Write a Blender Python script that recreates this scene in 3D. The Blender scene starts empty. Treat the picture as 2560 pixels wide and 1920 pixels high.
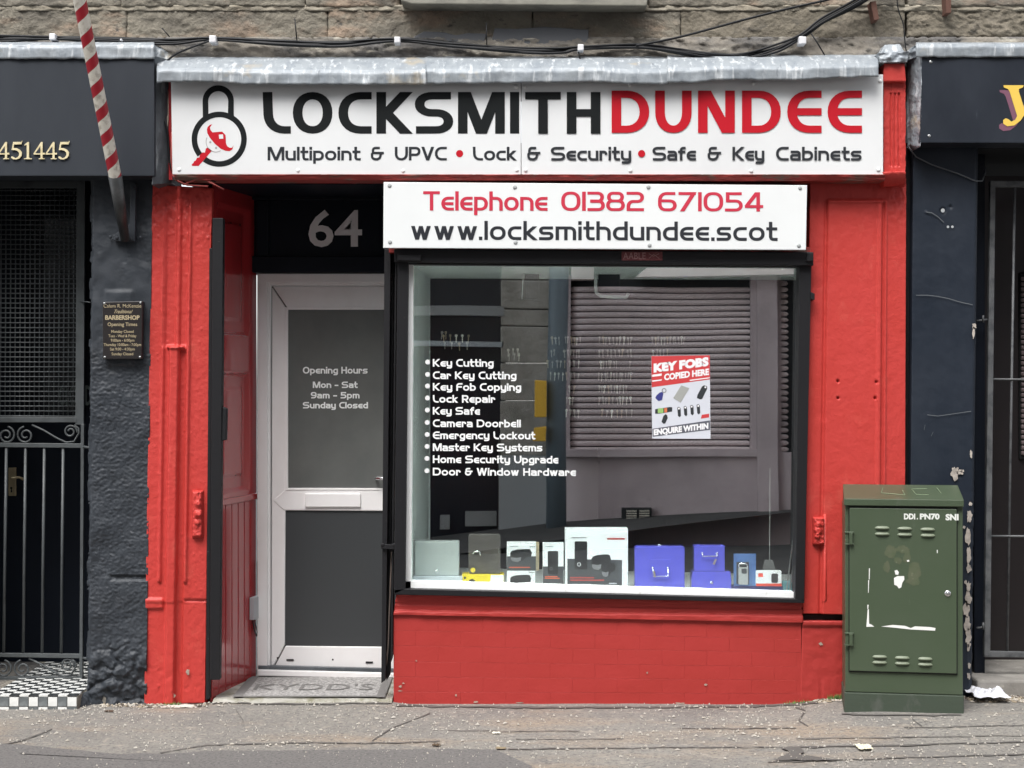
import bpy, bmesh, math, random
from mathutils import Vector, noise
R = math.radians
random.seed(7)
scene = bpy.context.scene
COL = scene.collection

# ---------------------------------------------------------------- camera, sky, sun, exposure
CAM_D, CAM_H, F = 8.0, 1.6, 4000.0
cam_data = bpy.data.cameras.new('camera')
cam_data.sensor_width = 36.0
cam_data.lens = 36.0 * F / 2560.0
cam_data.clip_start = 0.05
cam_data.clip_end = 400
cam = bpy.data.objects.new('camera', cam_data)
cam.location = (0, -CAM_D, CAM_H)
cam.rotation_euler = (R(90), 0, 0)
COL.objects.link(cam)
scene.camera = cam

SUN_EL, SUN_AZ = 58.0, 205.0          # compass style: 180 = from behind the camera
world = bpy.data.worlds.new('World')
scene.world = world
world.use_nodes = True
wn = world.node_tree
wn.nodes.clear()
sky = wn.nodes.new('ShaderNodeTexSky')
sky.sky_type = 'NISHITA'
sky.sun_disc = False
sky.sun_elevation = R(SUN_EL)
sky.sun_rotation = R(SUN_AZ)
sky.dust_density = 3.0
hs = wn.nodes.new('ShaderNodeHueSaturation')
hs.inputs['Saturation'].default_value = 0.22
bg = wn.nodes.new('ShaderNodeBackground')
bg.inputs['Strength'].default_value = 0.15
wo = wn.nodes.new('ShaderNodeOutputWorld')
wn.links.new(sky.outputs[0], hs.inputs['Color'])
wn.links.new(hs.outputs[0], bg.inputs['Color'])
wn.links.new(bg.outputs[0], wo.inputs['Surface'])

sd = bpy.data.lights.new('sun', 'SUN')
sd.energy = 1.2
sd.angle = R(30)
sd.color = (1.0, 0.97, 0.93)
sun = bpy.data.objects.new('sun', sd)
az, el = R(SUN_AZ), R(SUN_EL)
dvec = Vector((math.sin(az) * math.cos(el), math.cos(az) * math.cos(el), math.sin(el)))
sun.rotation_euler = dvec.to_track_quat('Z', 'Y').to_euler()
COL.objects.link(sun)

scene.view_settings.view_transform = 'Standard'
scene.view_settings.look = 'None'
scene.view_settings.gamma = 1.0
scene.view_settings.use_curve_mapping = False
scene.view_settings.exposure = 1.22
scene.cycles.max_bounces = 8
scene.cycles.transparent_max_bounces = 12

# ---------------------------------------------------------------- helpers
def W(px, py, y=0.0):
    """point at depth y whose place in the 2560 x 1920 survey of the facade is (px, py)"""
    s = (CAM_D + y) / F
    return Vector(((px - 1280) * s, y, CAM_H + (960 - py) * s))

def N(p, s=1.0, seed=0.0):
    return noise.noise(Vector((p[0] * s + seed, p[1] * s + seed * 1.7, (p[2] if len(p) > 2 else 0) * s - seed)))

def FR(x, y, z=0.0, octs=4, h=0.9):
    return noise.fractal(Vector((x, y, z)), h, 2.0, octs)

def sstep(a, b, x):
    t = max(0.0, min(1.0, (x - a) / (b - a)))
    return t * t * (3 - 2 * t)

def thing(name, label, cat, loc=(0, 0, 0), group=None):
    o = bpy.data.objects.new(name, None)
    o.location = loc
    o.empty_display_size = 0.1
    COL.objects.link(o)
    o['label'] = label
    o['category'] = cat
    if group:
        o['group'] = group
    return o

def origin_of(o):
    v = Vector((0, 0, 0))
    while o is not None:
        v = v + Vector(o.location)
        o = o.parent
    return v

def mk(name, verts, faces, mats, parent=None, idx=None, smooth=False, bevel=0.0, loc=None, seg=2, ang=35):
    base = origin_of(parent) if parent else Vector(loc or (0, 0, 0))
    me = bpy.data.meshes.new(name)
    me.from_pydata([tuple(Vector(v) - base) for v in verts], [], faces)
    if not isinstance(mats, (list, tuple)):
        mats = [mats]
    for m in mats:
        me.materials.append(m)
    if idx:
        me.polygons.foreach_set('material_index', idx)
    if smooth:
        me.polygons.foreach_set('use_smooth', [True] * len(me.polygons))
    me.update()
    o = bpy.data.objects.new(name, me)
    COL.objects.link(o)
    if parent:
        o.parent = parent
    elif loc is not None:
        o.location = loc
    if bevel > 0:
        b = o.modifiers.new('bevel', 'BEVEL')
        b.width = bevel
        b.segments = seg
        b.limit_method = 'ANGLE'
        b.angle_limit = R(ang)
        b.harden_normals = False
    return o

def tag(o, label=None, cat=None, group=None, kind=None):
    if label: o['label'] = label
    if cat: o['category'] = cat
    if group: o['group'] = group
    if kind: o['kind'] = kind
    return o

class MB:
    """collects pieces of one mesh"""
    def __init__(s):
        s.v, s.f, s.i = [], [], []
    def add(s, v, f, mi=0):
        n = len(s.v)
        s.v += [Vector(p) for p in v]
        for q in f:
            s.f.append([k + n for k in q]); s.i.append(mi)
    def prism(s, pts, off, mi=0):
        n = len(pts)
        off = Vector(off)
        v = [Vector(p) for p in pts] + [Vector(p) + off for p in pts]
        f = [list(range(n)), list(range(2 * n - 1, n - 1, -1))]
        for k in range(n):
            j = (k + 1) % n
            f.append([k, k + n, j + n, j])
        s.add(v, f, mi)
    def slab(s, poly, yf, yb, mi=0):
        s.prism([W(a, b, yf) for a, b in poly], (0, yb - yf, 0), mi)
    def rect(s, x0, y0, x1, y1, yf, yb, mi=0):
        s.slab([(x0, y1), (x1, y1), (x1, y0), (x0, y0)], yf, yb, mi)
    def flat(s, poly, y, mi=0):
        s.add([W(a, b, y) for a, b in poly], [list(range(len(poly)))], mi)
    def box(s, x0, x1, y0, y1, z0, z1, mi=0):
        s.prism([(x0, y0, z0), (x1, y0, z0), (x1, y0, z1), (x0, y0, z1)], (0, y1 - y0, 0), mi)
    def tube(s, pts, r, n=8, mi=0, cap=True):
        pts = [Vector(p) for p in pts]
        base = len(s.v)
        rr = r if isinstance(r, (list, tuple)) else [r] * len(pts)
        t0 = (pts[1] - pts[0]).normalized()
        up = Vector((0, 0, 1)) if abs(t0.z) < 0.9 else Vector((0, 1, 0))
        a = t0.cross(up).normalized()
        for k, p in enumerate(pts):
            t = (pts[min(k + 1, len(pts) - 1)] - pts[max(k - 1, 0)]).normalized()
            a = (a - t * a.dot(t)).normalized()
            b = t.cross(a)
            for q in range(n):
                an = 2 * math.pi * q / n
                s.v.append(p + a * math.cos(an) * rr[k] + b * math.sin(an) * rr[k])
        for k in range(len(pts) - 1):
            for q in range(n):
                q2 = (q + 1) % n
                s.f.append([base + k * n + q, base + k * n + q2, base + (k + 1) * n + q2, base + (k + 1) * n + q]); s.i.append(mi)
        if cap:
            s.f.append([base + q for q in range(n)][::-1]); s.i.append(mi)
            e = base + (len(pts) - 1) * n
            s.f.append([e + q for q in range(n)]); s.i.append(mi)
    def dome(s, c, r, ax=(0, -1, 0), h=0.5, n=12, mi=0):
        """a round cap standing proud along ax"""
        ax = Vector(ax).normalized()
        a = ax.orthogonal().normalized(); b = ax.cross(a)
        c = Vector(c); base = len(s.v); rings = [(1, 0), (0.92, 0.55), (0.6, 0.9)]
        for rr, hh in rings:
            for q in range(n):
                an = 2 * math.pi * q / n
                s.v.append(c + (a * math.cos(an) + b * math.sin(an)) * r * rr + ax * r * h * hh)
        s.v.append(c + ax * r * h)
        for k in range(2):
            for q in range(n):
                q2 = (q + 1) % n
                s.f.append([base + k * n + q, base + k * n + q2, base + (k + 1) * n + q2, base + (k + 1) * n + q]); s.i.append(mi)
        for q in range(n):
            s.f.append([base + 2 * n + q, base + 2 * n + (q + 1) % n, base + 3 * n]); s.i.append(mi)
    def build(s, name, mats, parent=None, **k):
        return mk(name, s.v, s.f, mats, parent, idx=s.i, **k)

def slab(name, poly, yf, yb, mat, parent=None, bevel=0.002, **k):
    m = MB(); m.slab(poly, yf, yb)
    return m.build(name, mat, parent, bevel=bevel, **k)

def rect(name, x0, y0, x1, y1, yf, yb, mat, parent=None, bevel=0.002, **k):
    return slab(name, [(x0, y1), (x1, y1), (x1, y0), (x0, y0)], yf, yb, mat, parent, bevel, **k)

def lerp(a, b, t):
    return a + (b - a) * t

def relief(name, quad, nx, ny, depth, mat, parent=None, yb=0.2, smooth=True, mats=None, loc=None):
    """a surface with real relief. quad: survey corners TL, TR, BR, BL; depth(u, v, px, py) gives y; closed to yb behind"""
    TL, TR, BR, BL = quad
    v, f = [], []
    for j in range(ny + 1):
        t = j / ny
        for i in range(nx + 1):
            u = i / nx
            px = lerp(lerp(TL[0], TR[0], u), lerp(BL[0], BR[0], u), t)
            py = lerp(lerp(TL[1], TR[1], u), lerp(BL[1], BR[1], u), t)
            d = depth(u, t, px, py)
            off = Vector((0, 0, 0))
            if isinstance(d, tuple):
                off = Vector((d[1], 0, d[2])); d = d[0]
            base = W(px, py, round(d, 2)) + off if abs(d) > 0.03 else W(px, py, 0) + off
            v.append(Vector((base.x, d, base.z)))
    for j in range(ny):
        for i in range(nx):
            a = j * (nx + 1) + i
            f.append([a, a + nx + 1, a + nx + 2, a + 1])
    ring = [i for i in range(nx + 1)] + [(j * (nx + 1) + nx) for j in range(1, ny + 1)] \
        + [ny * (nx + 1) + i for i in range(nx - 1, -1, -1)] + [j * (nx + 1) for j in range(ny - 1, 0, -1)]
    n0 = len(v)
    for k in ring:
        v.append(Vector((v[k].x, yb, v[k].z)))
    m = len(ring)
    for k in range(m):
        k2 = (k + 1) % m
        f.append([ring[k], ring[k2], n0 + k2, n0 + k])
    o = mk(name, v, f, mats or mat, parent, loc=loc)
    sm = [True] * (nx * ny) + [False] * m
    o.data.polygons.foreach_set('use_smooth', sm if smooth else [False] * len(sm))
    return o

# ---------------------------------------------------------------- materials
def mat(name, base, rough=0.6, metal=0.0, var=None, bump=None, spec=0.5, coat=0.0, streak=None, spots=None, gradn=None):
    """var: list of (colour, scale, threshold, softness, stretch xyz) patches laid over the base colour"""
    m = bpy.data.materials.new(name)
    m.use_nodes = True
    nt = m.node_tree
    b = nt.nodes['Principled BSDF']
    b.inputs['Roughness'].default_value = rough
    b.inputs['Metallic'].default_value = metal
    b.inputs['Specular IOR Level'].default_value = spec
    b.inputs['Coat Weight'].default_value = coat
    b.inputs['Coat Roughness'].default_value = 0.15
    L = nt.links.new
    tc = nt.nodes.new('ShaderNodeTexCoord')
    col = nt.nodes.new('ShaderNodeRGB'); col.outputs[0].default_value = (*base, 1)
    cur = col.outputs[0]
    for k, (c, sc, th, soft, st) in enumerate(var or []):
        mp = nt.nodes.new('ShaderNodeMapping')
        mp.inputs['Scale'].default_value = st
        mp.inputs['Location'].default_value = (k * 3.7, k * 1.3, k * 5.1)
        L(tc.outputs['Object'], mp.inputs['Vector'])
        nz = nt.nodes.new('ShaderNodeTexNoise')
        nz.inputs['Scale'].default_value = sc
        nz.inputs['Detail'].default_value = 6
        nz.inputs['Roughness'].default_value = 0.62
        L(mp.outputs[0], nz.inputs['Vector'])
        mr = nt.nodes.new('ShaderNodeMapRange')
        mr.inputs['From Min'].default_value = th - soft
        mr.inputs['From Max'].default_value = th + soft
        L(nz.outputs['Fac'], mr.inputs['Value'])
        mx = nt.nodes.new('ShaderNodeMix'); mx.data_type = 'RGBA'
        L(mr.outputs[0], mx.inputs['Factor'])
        L(cur, mx.inputs['A'])
        mx.inputs['B'].default_value = (*c, 1)
        cur = mx.outputs['Result']
    for (c, sc, th, soft) in (spots or []):
        vo = nt.nodes.new('ShaderNodeTexVoronoi')
        vo.inputs['Scale'].default_value = sc
        L(tc.outputs['Object'], vo.inputs['Vector'])
        mr = nt.nodes.new('ShaderNodeMapRange')
        mr.inputs['From Min'].default_value = th + soft
        mr.inputs['From Max'].default_value = th
        L(vo.outputs['Distance'], mr.inputs['Value'])
        sp = nt.nodes.new('ShaderNodeSeparateColor')
        L(vo.outputs['Color'], sp.inputs[0])
        g = nt.nodes.new('ShaderNodeMath'); g.operation = 'GREATER_THAN'; g.inputs[1].default_value = 0.55
        L(sp.outputs[0], g.inputs[0])
        mu = nt.nodes.new('ShaderNodeMath'); mu.operation = 'MULTIPLY'
        L(mr.outputs[0], mu.inputs[0]); L(g.outputs[0], mu.inputs[1])
        mx = nt.nodes.new('ShaderNodeMix'); mx.data_type = 'RGBA'
        L(mu.outputs[0], mx.inputs['Factor']); L(cur, mx.inputs['A'])
        mx.inputs['B'].default_value = (*c, 1)
        cur = mx.outputs['Result']
    L(cur, b.inputs['Base Color'])
    if bump:
        prev = None
        for (sc, strength, dist) in bump:
            nz = nt.nodes.new('ShaderNodeTexNoise')
            nz.inputs['Scale'].default_value = sc
            nz.inputs['Detail'].default_value = 5
            L(tc.outputs['Object'], nz.inputs['Vector'])
            bp = nt.nodes.new('ShaderNodeBump')
            bp.inputs['Strength'].default_value = strength
            bp.inputs['Distance'].default_value = dist
            L(nz.outputs['Fac'], bp.inputs['Height'])
            if prev: L(prev, bp.inputs['Normal'])
            prev = bp.outputs[0]
        L(prev, b.inputs['Normal'])
    return m

def glass(name, refl, tint=(0.88, 0.91, 0.90), rough=0.0):
    m = bpy.data.materials.new(name)
    m.use_nodes = True
    nt = m.node_tree; nt.nodes.clear(); L = nt.links.new
    t = nt.nodes.new('ShaderNodeBsdfTransparent'); t.inputs[0].default_value = (*tint, 1)
    g = nt.nodes.new('ShaderNodeBsdfGlossy'); g.inputs['Roughness'].default_value = rough
    g.inputs['Color'].default_value = (refl, refl, refl, 1)
    tc = nt.nodes.new('ShaderNodeTexCoord')
    nz = nt.nodes.new('ShaderNodeTexNoise'); nz.inputs['Scale'].default_value = 0.9; nz.inputs['Detail'].default_value = 1
    L(tc.outputs['Object'], nz.inputs['Vector'])
    bp = nt.nodes.new('ShaderNodeBump'); bp.inputs['Strength'].default_value = 0.10; bp.inputs['Distance'].default_value = 0.01
    L(nz.outputs['Fac'], bp.inputs['Height']); L(bp.outputs[0], g.inputs['Normal'])
    mx = nt.nodes.new('ShaderNodeAddShader')
    L(t.outputs[0], mx.inputs[0]); L(g.outputs[0], mx.inputs[1])
    o = nt.nodes.new('ShaderNodeOutputMaterial'); L(mx.outputs[0], o.inputs[0])
    return m

ONE = (1, 1, 1)
RED = mat('red paint', (0.52, 0.050, 0.043), 0.48, spec=0.35, var=[((0.50, 0.044, 0.034), 2.2, 0.58, 0.12, (1, 1, 0.5)), ((0.56, 0.085, 0.065), 9, 0.70, 0.1, (1, 1, 0.6)), ((0.30, 0.06, 0.045), 26, 0.76, 0.03, ONE)],
          bump=[(60, 0.4, 0.004), (9, 0.3, 0.01), (150, 0.25, 0.002)])
RED_LOW = mat('red paint on brick', (0.41, 0.040, 0.036), 0.48, spec=0.35, var=[((0.38, 0.036, 0.030), 2.5, 0.55, 0.15, (1, 1, 2)), ((0.30, 0.05, 0.04), 7, 0.78, 0.06, (1, 1, 2))],
              bump=[(70, 0.35, 0.003), (12, 0.3, 0.01)])
RED_GLOSS = mat('red gloss paint', (0.40, 0.026, 0.030), 0.20, coat=0.7, bump=[(30, 0.15, 0.003)])
BLACK = mat('black powder coat', (0.012, 0.012, 0.014), 0.5, spec=0.3, var=[((0.045, 0.045, 0.045), 14, 0.74, 0.05, ONE)], bump=[(50, 0.15, 0.002)])
BLACK_WORN = mat('worn black steel', (0.012, 0.012, 0.014), 0.55, spec=0.3, var=[((0.10, 0.095, 0.09), 30, 0.70, 0.04, ONE)], bump=[(60, 0.4, 0.003)])
NAVY = mat('navy paint', (0.010, 0.016, 0.027), 0.5, spec=0.3, var=[((0.024, 0.031, 0.044), 3, 0.52, 0.18, (1, 1, 0.5)), ((0.075, 0.085, 0.1), 26, 0.76, 0.03, ONE)], bump=[(22, 0.3, 0.004)])
ROUGHWALL = mat('thick charcoal paint', (0.032, 0.038, 0.047), 0.55, spec=0.4, var=[((0.024, 0.028, 0.034), 5, 0.6, 0.1, ONE), ((0.046, 0.052, 0.062), 14, 0.62, 0.1, ONE)],
                bump=[(14, 0.35, 0.006), (60, 0.25, 0.003)])
FASCIA_B = mat('weathered charcoal board', (0.026, 0.031, 0.040), 0.55, spec=0.3, var=[((0.036, 0.042, 0.052), 5, 0.55, 0.2, (1, 1, 0.25)), ((0.10, 0.11, 0.12), 40, 0.77, 0.03, (0.6, 1, 3))], bump=[(12, 0.1, 0.003)])
FASCIA_R = mat('black sign board', (0.013, 0.017, 0.025), 0.4, spec=0.3, var=[((0.032, 0.038, 0.050), 2.2, 0.55, 0.2, (1, 1, 0.5)), ((0.12, 0.13, 0.15), 8, 0.74, 0.05, (3, 1, 0.25))], bump=[(12, 0.1, 0.003)])
SIGN_W = mat('white sign panel', (0.77, 0.785, 0.79), 0.28, var=[((0.70, 0.71, 0.715), 1.6, 0.6, 0.2, ONE), ((0.58, 0.58, 0.56), 9, 0.76, 0.07, (2.5, 1, 0.3))], bump=[(1.2, 0.25, 0.02)])
SIGN_W2 = mat('bright white sign panel', (0.80, 0.825, 0.825), 0.28, var=[((0.76, 0.78, 0.78), 2, 0.6, 0.2, ONE)])
INK = mat('black vinyl', (0.008, 0.010, 0.011), 0.5, spec=0.2)
INK_R = mat('red vinyl', (0.50, 0.010, 0.022), 0.5, spec=0.2)
INK_G = mat('grey vinyl', (0.35, 0.33, 0.33), 0.4)
VINYL_W = mat('white vinyl', (0.86, 0.88, 0.88), 0.45)
LEAD = mat('weathered lead', (0.30, 0.33, 0.355), 0.5, metal=0.1,
           var=[((0.24, 0.27, 0.30), 9, 0.54, 0.10, (2.2, 1, 0.5)), ((0.55, 0.58, 0.60), 14, 0.60, 0.06, (2.5, 1, 0.4)), ((0.13, 0.145, 0.16), 26, 0.68, 0.05, (2.5, 1, 0.2)), ((0.42, 0.36, 0.26), 4, 0.66, 0.06, ONE)],
           bump=[(16, 0.5, 0.008), (60, 0.4, 0.003)])
ZINC = mat('grey metal flashing', (0.12, 0.135, 0.15), 0.45, metal=0.2,
           var=[((0.07, 0.08, 0.09), 6, 0.55, 0.1, (1, 1, 0.6)), ((0.40, 0.42, 0.43), 9, 0.68, 0.06, (2, 1, 0.3)), ((0.24, 0.17, 0.12), 5, 0.70, 0.05, ONE)],
           bump=[(14, 0.5, 0.006)])
STONE = mat('sandstone', (0.215, 0.195, 0.155), 0.9,
            var=[((0.30, 0.225, 0.165), 2.4, 0.57, 0.06, (1, 1, 2.2)), ((0.135, 0.122, 0.10), 4, 0.53, 0.12, (1, 1, 1.5)), ((0.075, 0.068, 0.06), 16, 0.66, 0.05, (1, 1, 2)), ((0.42, 0.37, 0.30), 30, 0.70, 0.04, ONE)],
            bump=[(40, 0.9, 0.012), (130, 0.6, 0.004)])
CEMENT = mat('cement render', (0.21, 0.19, 0.16), 0.92,
             var=[((0.115, 0.11, 0.105), 3, 0.52, 0.08, (1, 1, 2.5)), ((0.34, 0.32, 0.27), 9, 0.62, 0.06, (1, 1, 2)), ((0.06, 0.06, 0.06), 14, 0.68, 0.04, (1, 1, 3))],
             bump=[(25, 0.9, 0.012), (90, 0.6, 0.004)])
MORTAR = mat('lime pointing', (0.33, 0.30, 0.24), 0.95, var=[((0.25, 0.22, 0.17), 9, 0.52, 0.1, ONE)], bump=[(60, 0.8, 0.006)])
SILL = mat('painted stone sill', (0.27, 0.26, 0.22), 0.85, var=[((0.17, 0.165, 0.145), 5, 0.55, 0.1, (1, 1, 2))], bump=[(50, 0.5, 0.005)])
UPVC = mat('white upvc', (0.90, 0.89, 0.895), 0.32, var=[((0.82, 0.795, 0.79), 3, 0.6, 0.15, (1, 1, 0.5)), ((0.50, 0.46, 0.42), 12, 0.75, 0.07, (1, 1, 0.5))])
WHITE_FR = mat('white painted frame', (0.92, 0.94, 0.94), 0.5, var=[((0.62, 0.62, 0.56), 16, 0.70, 0.05, ONE)], bump=[(40, 0.5, 0.004)])
DARKWOOD = mat('black painted wood', (0.006, 0.009, 0.016), 0.5, spec=0.2, bump=[(30, 0.15, 0.003)])
CABLE = mat('black cable', (0.008, 0.009, 0.011), 0.5, spec=0.3, var=[((0.16, 0.16, 0.16), 20, 0.80, 0.03, ONE)])
CLIP = mat('white plastic clip', (0.72, 0.72, 0.74), 0.4)
GREEN = mat('green cabinet paint', (0.058, 0.083, 0.048), 0.42, var=[((0.066, 0.090, 0.056), 3, 0.55, 0.15, ONE), ((0.095, 0.115, 0.085), 11, 0.70, 0.06, (1, 1, 0.4))], bump=[(80, 0.12, 0.002)])
GREEN_D = mat('green cabinet plinth', (0.048, 0.066, 0.046), 0.6, var=[((0.085, 0.095, 0.08), 10, 0.64, 0.07, (1, 1, 0.6))], bump=[(60, 0.3, 0.003)])
STEEL = mat('dull steel', (0.45, 0.46, 0.46), 0.35, metal=0.9)
CHROME = mat('bright steel', (0.75, 0.75, 0.76), 0.2, metal=1.0)
BRASSY = mat('pale brass', (0.55, 0.45, 0.28), 0.35, metal=0.7)
GOLD = mat('gold leaf letters', (0.75, 0.66, 0.42), 0.45, var=[((0.60, 0.50, 0.28), 30, 0.55, 0.1, ONE)])
IRON = mat('grey painted iron', (0.085, 0.095, 0.100), 0.45, var=[((0.055, 0.06, 0.062), 9, 0.6, 0.1, ONE), ((0.20, 0.20, 0.19), 40, 0.74, 0.04, ONE)])
IRON_R = mat('grey gate paint', (0.12, 0.125, 0.13), 0.5, var=[((0.05, 0.055, 0.06), 12, 0.55, 0.1, ONE)])
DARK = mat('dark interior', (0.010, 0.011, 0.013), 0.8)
CONCRETE = mat('worn concrete', (0.30, 0.285, 0.26), 0.9, var=[((0.19, 0.18, 0.165), 5, 0.55, 0.12, ONE), ((0.42, 0.40, 0.35), 18, 0.66, 0.06, ONE)], bump=[(50, 0.6, 0.005)])
PAVE = mat('old asphalt pavement', (0.225, 0.212, 0.190), 0.92,
           var=[((0.175, 0.164, 0.152), 1.6, 0.54, 0.10, ONE), ((0.27, 0.22, 0.17), 1.1, 0.60, 0.08, (1, 2.5, 1)), ((0.11, 0.105, 0.10), 60, 0.58, 0.08, ONE), ((0.42, 0.40, 0.36), 75, 0.66, 0.04, ONE), ((0.30, 0.27, 0.23), 22, 0.62, 0.06, ONE)],
           bump=[(70, 0.8, 0.006), (200, 0.6, 0.003)])
PATCH = mat('newer asphalt patch', (0.145, 0.138, 0.132), 0.92, var=[((0.085, 0.08, 0.08), 70, 0.56, 0.08, ONE), ((0.23, 0.22, 0.20), 100, 0.66, 0.05, ONE)], bump=[(80, 0.8, 0.005)])
TAR_AND_SHADE = mat('tar and foot shade', (0.100, 0.093, 0.086), 0.8, bump=[(60, 0.5, 0.004)])
ROADM = mat('asphalt road', (0.055, 0.054, 0.053), 0.9, var=[((0.04, 0.04, 0.04), 2, 0.5, 0.1, ONE)], bump=[(80, 0.7, 0.006)])
FLAKE = mat('pale stone chips', (0.43, 0.405, 0.36), 0.8, var=[((0.40, 0.36, 0.30), 3, 0.55, 0.1, ONE)])
# ---------------------------------------------------------------- lettering
def round_path(pts, closed=False, seg=7):
    """pts: (x, y[, r]); returns a polyline with rounded corners"""
    P = [(Vector((p[0], p[1])), (p[2] if len(p) > 2 else 0.0)) for p in pts]
    n = len(P); out = []
    for k in range(n):
        p, r = P[k]
        if r <= 0 or (not closed and k in (0, n - 1)):
            out.append(p); continue
        a, b = P[(k - 1) % n][0], P[(k + 1) % n][0]
        da, db = (a - p), (b - p)
        la, lb = da.length, db.length
        half_a = la * (0.5 if P[(k - 1) % n][1] > 0 else 1.0)
        half_b = lb * (0.5 if P[(k + 1) % n][1] > 0 else 1.0)
        ra, rb = min(r, half_a * 0.999), min(r, half_b * 0.999)
        s, e = p + da / la * ra, p + db / lb * rb
        for q in range(seg + 1):
            t = q / seg
            # slightly squarer than a circle arc
            c1, c2 = s + (p - s) * 0.60, e + (p - e) * 0.60
            out.append(s * (1 - t) ** 3 + c1 * 3 * t * (1 - t) ** 2 + c2 * 3 * t * t * (1 - t) + e * t ** 3)
    res = []
    for p in out:
        if not res or (p - res[-1]).length > 1e-5: res.append(p)
    if closed and (res[0] - res[-1]).length < 1e-5: res.pop()
    return res

def ribbon(path, tx, ty, closed):
    """left and right outline of a stroke of thickness tx across, ty up"""
    q = [Vector((p.x / tx, p.y / ty)) for p in path]
    n = len(q); Lp, Rp = [], []
    if not closed:
        d0 = (q[0] - q[1]).normalized(); q[0] = q[0] + d0 * 0.5
        d1 = (q[-1] - q[-2]).normalized(); q[-1] = q[-1] + d1 * 0.5
    for k in range(n):
        if closed or 0 < k < n - 1:
            d1 = (q[k] - q[k - 1]).normalized(); d2 = (q[(k + 1) % n] - q[k]).normalized()
        elif k == 0:
            d1 = d2 = (q[1] - q[0]).normalized()
        else:
            d1 = d2 = (q[k] - q[k - 1]).normalized()
        n1, n2 = Vector((-d1.y, d1.x)), Vector((-d2.y, d2.x))
        m = (n1 + n2)
        m = m.normalized() if m.length > 1e-6 else n1
        c = max(0.35, m.dot(n1))
        o = m * (0.5 / c)
        Lp.append(q[k] + o); Rp.append(q[k] - o)
    f = lambda v: (v.x * tx, v.y * ty)
    return [f(v) for v in Lp], [f(v) for v in Rp]

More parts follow.
